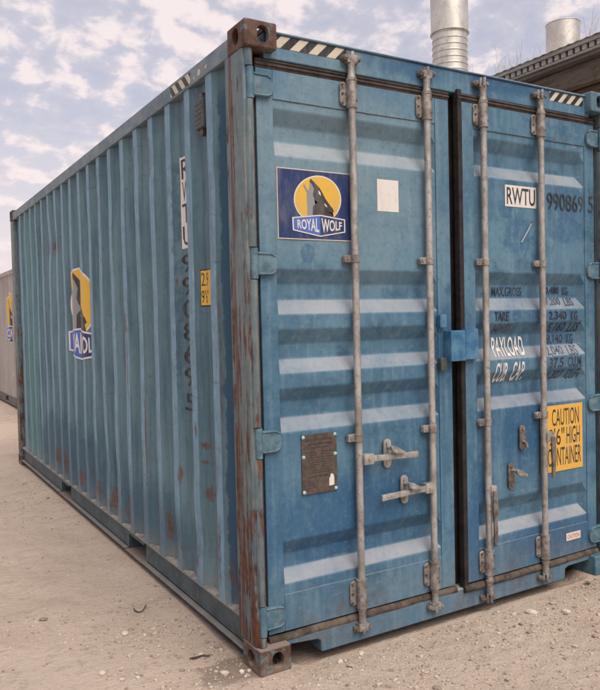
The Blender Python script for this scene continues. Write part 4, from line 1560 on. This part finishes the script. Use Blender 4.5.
def flue(name, label, cx, cy, r, z0, sections, ribs):
    t = thing(name, label, 'flue', (cx, cy, z0))
    for (nm, a, b, rr) in sections:
        mb = MB()
        if nm == 'ribbed_pipe':
            path, rad = [], []
            nn = int((b - a) / ribs)
            for i in range(nn):
                for q, dr in ((0.0, 0), (0.70, 0.0), (0.80, 0.007), (0.90, 0.007)):
                    path.append((0, 0, a + (i + q) * ribs))
                    rad.append(rr + dr)
            path.append((0, 0, b))
            rad.append(rr)
            mb.tube(path, rad, 40)
        elif nm == 'open_pipe':
            mb.tube([(0, 0, a), (0, 0, b)], rr, 40, caps=False)
            mb.tube([(0, 0, b), (0, 0, a + 0.1)], rr - 0.006, 40, caps=False)
            m2 = [(0, 0, b - 0.004), (0, 0, b + 0.006)]
            mb.tube(m2, rr + 0.006, 40)
        else:
            mb.tube([(0, 0, a), (0, 0, a + 0.012), (0, 0, a + 0.016), (0, 0, b)], [rr + 0.008, rr + 0.008, rr, rr], 40)
        finish(nm, mb, 'flue', t, smooth=35)
    return t


f1 = flue('flue', 'tall shiny steel flue with ribbed lower pipe and wider sleeve', 4.768, 3.915, 0.2, 3.50,
          (('base_flange', 0.10, 0.22, 0.30), ('ribbed_pipe', 0.0, 1.55, 0.208), ('sleeve', 1.50, 2.9, 0.225)), 0.075)
f2 = flue('flue', 'short open steel flue standing on the shed roof behind dry weeds', 6.86, 3.957, 0.2, 3.50,
          (('base_flange', 0.15, 0.26, 0.30), ('open_pipe', 0.0, 2.02, 0.222)), 0.075)

# dry weeds standing on the roof
wr = random.Random(4)


def weed_mesh(n, h, spread):
    mb = MB()
    for k in range(n):
        a = wr.uniform(0, 6.28)
        hh = h * wr.uniform(0.45, 1.0)
        lean = spread * wr.uniform(0.2, 1.0)
        p = [(0.04 * math.cos(a), 0.04 * math.sin(a), 0)]
        for i in range(1, 5):
            f = i / 4
            p.append((math.cos(a) * (0.04 + lean * f * f * hh) + wr.uniform(-.01, .01), math.sin(a) * (0.04 + lean * f * f * hh) + wr.uniform(-.01, .01), hh * f))
        mb.tube(p, [0.0019, 0.0016, 0.0013, 0.001, 0.0006], 4, caps=False)
        for q in range(2):
            i = wr.choice((2, 3))
            b = Vector(p[i])
            e = b + Vector((wr.uniform(-.10, .10), wr.uniform(-.10, .10), wr.uniform(0.03, 0.14)))
            mb.tube([b, (b + e) / 2 + Vector((0, 0, .01)), e], [0.0014, 0.0011, 0.0007], 3, caps=False)
    return mb


spots = [(3.06 + wr.uniform(0, 0.5), 0.35 + 0.17 * k, wr.uniform(0.14, 0.38)) for k in range(16)] + [(3.9 + wr.uniform(-.5, .9), wr.uniform(1.0, 3.4), wr.uniform(0.25, 0.6)) for k in range(12)]
wm = bmesh.new()
for (wx, wy, wh) in spots:
    q = weed_mesh(4, wh, 0.5)
    for v in q.bm.verts:
        v.co += Vector((wx, wy, SHZ + 0.10 + (wx - SHX0) * 0.028))
    me = bpy.data.meshes.new('w')
    q.bm.to_mesh(me)
    q.bm.free()
    wm.from_mesh(me)
    bpy.data.meshes.remove(me)
o = finish('dry_weeds', wm, 'straw', None, recalc=False)
tag(o, 'thin dry weeds standing all along the edge of the shed roof', 'weeds', kind='stuff')


# ---------------------------------------------------------------- ground
def ground_h(x, y):
    x = np.asarray(x, float)
    y = np.asarray(y, float)
    h = 0.030 * vnoise(x, y, 0.55, 1) + 0.020 * vnoise(x, y, 1.7, 2) + 0.012 * vnoise(x, y, 5, 3) + 0.010 * vnoise(x, y, 11, 4) + 0.007 * vnoise(x, y, 24, 6)
    # trampled lumps in front of the doors
    fr = np.exp(-((y + 0.9) / 0.9) ** 2) * (x > -0.5)
    h = h + fr * 0.016 * vnoise(x, y, 9, 8)
    # packed flat and slightly banked against the bottom rail; below the castings the soil is level
    d = np.maximum(np.maximum(-x, x - WD), np.maximum(-y, y - L))
    near = np.clip(1 - d / 0.35, 0, 1)
    h = h * (1 - 0.8 * near)
    bank = np.exp(-((x + 0.02) / 0.12) ** 2) * np.clip((y - 0.45) / 0.4, 0, 1) * np.clip((5.75 - y) / 0.3, 0, 1)
    h = h + 0.022 * bank - 0.004
    inside = (x > 0.06) & (x < WD - .06) & (y > 0.04) & (y < L - .06)
    h = np.where(inside, -0.05, h)
    h = h - 0.012 * np.exp(-((y - 0.02) / 0.10) ** 2) * ((x > 0.2) & (x < WD - 0.2))
    for cx, cy in ((0.08, 0.09), (WD - 0.08, 0.09), (0.08, L - 0.09), (WD - 0.08, L - 0.09)):
        q = np.hypot(x - cx, y - cy)
        h = np.where(q < 0.17, 0.001 + (h - 0.001) * np.clip((q - 0.11) / 0.06, 0, 1), h)
    return h


def axis(a, b, step, far, grow=1.22):
    c = list(np.arange(a, b + 1e-6, step))
    s = step
    v = a
    lo = []
    while v > -far:
        s *= grow
        v -= s
        lo.append(v)
    s = step
    v = c[-1]
    hi = []
    while v < far:
        s *= grow
        v += s
        hi.append(v)
    return np.array(lo[::-1] + c + hi)


gx = np.concatenate([axis(-3.2, 3.4, 0.022, 900)])
gy = np.concatenate([axis(-2.6, 3.2, 0.022, 900, 1.06)])
GX, GY = np.meshgrid(gx, gy)
GZ = ground_h(GX, GY)
far = np.clip((np.hypot(GX, GY) - 14) / 10, 0, 1)
GZ = GZ * (1 - far)
nx, ny = len(gx), len(gy)
verts = np.stack([GX, GY, GZ], -1).reshape(-1, 3)
ii, jj = np.meshgrid(np.arange(nx - 1), np.arange(ny - 1))
base = (jj * nx + ii).ravel()
faces = np.stack([base, base + 1, base + nx + 1, base + nx], -1)
me = bpy.data.meshes.new('ground')
me.vertices.add(len(verts))
me.vertices.foreach_set('co', verts.astype(np.float32).ravel())
me.loops.add(faces.size)
me.loops.foreach_set('vertex_index', faces.astype(np.int32).ravel())
me.polygons.add(len(faces))
me.polygons.foreach_set('loop_start', np.arange(0, faces.size, 4, dtype=np.int32))
me.polygons.foreach_set('loop_total', np.full(len(faces), 4, dtype=np.int32))
me.update(calc_edges=True)
me.validate()
me.materials.append(M['ground'])
for p in me.polygons:
    p.use_smooth = True
ground = bpy.data.objects.new('ground', me)
COL.objects.link(ground)
tag(ground, kind='structure', label='dry beige packed dirt ground of the yard')

# loose gravel: many small angular stones as one mass
ICO = bmesh.new()
bmesh.ops.create_icosphere(ICO, subdivisions=1, radius=1.0)
iv = np.array([v.co[:] for v in ICO.verts])
ICO.verts.ensure_lookup_table()
iF = np.array([[v.index for v in f.verts] for f in ICO.faces])
ICO.free()
N = 26000
pos = []
while len(pos) < N:
    m = 6000
    x = RNG.uniform(-3.6, 3.2, m)
    y = RNG.uniform(-2.4, 5.5, m)
    dens = 0.10 + 0.9 * np.clip(vnoise(x, y, 1.6, 21) * 2.2 + vnoise(x, y, 4, 22), 0, 1)
    dens = dens * np.where(y > 0.8, 0.35, 1.0) + 0.55 * np.exp(-((y + 0.45) / 0.5) ** 2) * (x > -0.6) + 0.5 * np.exp(-((x + 0.25) / 0.3) ** 2 - ((y + 0.1) / 0.4) ** 2)
    inside = (x > -0.01) & (x < WD + 0.01) & (y > -0.01) & (y < L)
    keep = (RNG.random(m) < dens) & ~inside
    pos += list(zip(x[keep], y[keep]))
pos = np.array(pos[:N])
r = np.clip(RNG.lognormal(math.log(0.0036), 0.55, N), 0.002, 0.021)
pz = ground_h(pos[:, 0], pos[:, 1])
vv = np.empty((N, len(iv), 3))
for k in range(N):
    a = RNG.uniform(0, 6.28)
    s = RNG.uniform(0.6, 1.25, 3) * r[k]
    s[2] *= 0.65
    q = iv * (1 + RNG.uniform(-0.22, 0.22, (len(iv), 1))) * s
    c, sn = math.cos(a), math.sin(a)
    vv[k, :, 0] = q[:, 0] * c - q[:, 1] * sn + pos[k, 0]
    vv[k, :, 1] = q[:, 0] * sn + q[:, 1] * c + pos[k, 1]
    vv[k, :, 2] = q[:, 2] + pz[k] + r[k] * 0.22
ff = (iF[None] + (np.arange(N) * len(iv))[:, None, None]).reshape(-1, 3)
me = bpy.data.meshes.new('loose_gravel')
me.from_pydata(vv.reshape(-1, 3).tolist(), [], ff.tolist())
me.materials.append(M['stone'])
gv = bpy.data.objects.new('loose_gravel', me)
COL.objects.link(gv)
tag(gv, 'small loose stones scattered over the dirt', 'gravel', kind='stuff')


# larger loose stones, twigs and sprouts, each where the photograph shows one
def gz(x, y):
    return float(ground_h(x, y))


def stone(x, y, s, label, seed):
    rr = random.Random(seed)
    bm = bmesh.new()
    bmesh.ops.create_icosphere(bm, subdivisions=2, radius=1)
    for v in bm.verts:
        k = 1 + 0.16 * (float(vnoise(v.co.x * 2 + seed, v.co.y * 2 + v.co.z, 1.3, seed)) * 2) + rr.uniform(-0.05, 0.05)
        v.co = Vector((v.co.x * s * 1.3 * k, v.co.y * s * k, v.co.z * s * 0.6 * k))
    o = finish('stone', bm, 'stone', None)
    o.location = (x, y, gz(x, y) + s * 0.25)
    o.rotation_euler.z = rr.uniform(0, 6)
    return tag(o, label, 'stone', 'single stones on the dirt')


def hit(px, py):
    """where the sight line of a photo pixel meets the ground"""
    d = CAM_F + CAM_R * ((px - 300) / 728.56) - CAM_U * ((py - 345) / 728.56)
    tt = -CAM_POS.z / d.z
    q = CAM_POS + d * tt
    return q.x, q.y


for k, (px, py, s, lab) in enumerate((
        (531, 612, 0.024, 'pale flat stone lying in front of the right door'),
        (361, 651, 0.015, 'small white stone in front of the left door'),
        (566, 612, 0.020, 'dark stone near the right-hand fork notch'),
        (125, 634, 0.018, 'brown clod on the open dirt left of the container'),
        (102, 676, 0.016, 'pale stone at the lower left near the bottom of the picture'))):
    x, y = hit(px, py)
    stone(x, y, s, lab, 30 + k)


def twig(pts, r, label, name='twig'):
    mb = MB()
    P = [Vector((*hit(px, py), 0)) for px, py in pts]
    P = [Vector((p.x, p.y, gz(p.x, p.y) + r + h)) for p, (_, _, h) in zip(P, [(0, 0, (0.004 if i % 2 else 0.0)) for i in range(len(P))])]
    c = P[len(P) // 2].copy()
    mb.tube([p - c for p in P], [r * (1 - 0.4 * i / len(P)) for i in range(len(P))], 6)
    o = finish(name, mb, 'twig', None, smooth=50)
    o.location = c
    return tag(o, label, 'twig')


twig([(134, 609), (135, 612), (139, 613), (143, 612), (146, 606)], 0.004, 'thin dark curled twig on the dirt beside the container')
twig([(190, 659), (196, 659), (203, 656), (210, 657)], 0.006, 'short dark stick lying near the front corner casting')


def sprout(px, py, s, label, seed):
    rr = random.Random(seed)
    mb = MB()
    for k in range(11):
        a = rr.uniform(0, 6.28)
        l = s * rr.uniform(0.5, 1)
        w = l * 0.22
        d = Vector((math.cos(a), math.sin(a), 0))
        n = Vector((-d.y, d.x, 0))
        p0, p1, p2 = Vector((0, 0, 0)), d * l * 0.5 + Vector((0, 0, l * 0.55)), d * l + Vector((0, 0, l * 0.5))
        mb.poly([p0 - n * w * 0.3, p0 + n * w * 0.3, p1 + n * w, p1 - n * w])
        mb.poly([p1 - n * w, p1 + n * w, p2])
    o = finish('weed_sprout', mb, 'leaf', None, recalc=False)
    x, y = hit(px, py)
    o.location = (x, y, gz(x, y))
    return tag(o, label, 'weed', 'green sprouts by the container')


sprout(588, 583, 0.03, 'green weed sprout by the right-hand fork notch', 1)
sprout(432, 622, 0.028, 'tiny green sprout under the left door', 2)
sprout(8 * 0 + 566, 577, 0.02, 'tiny weed sprout left of the right-hand fork notch', 3)
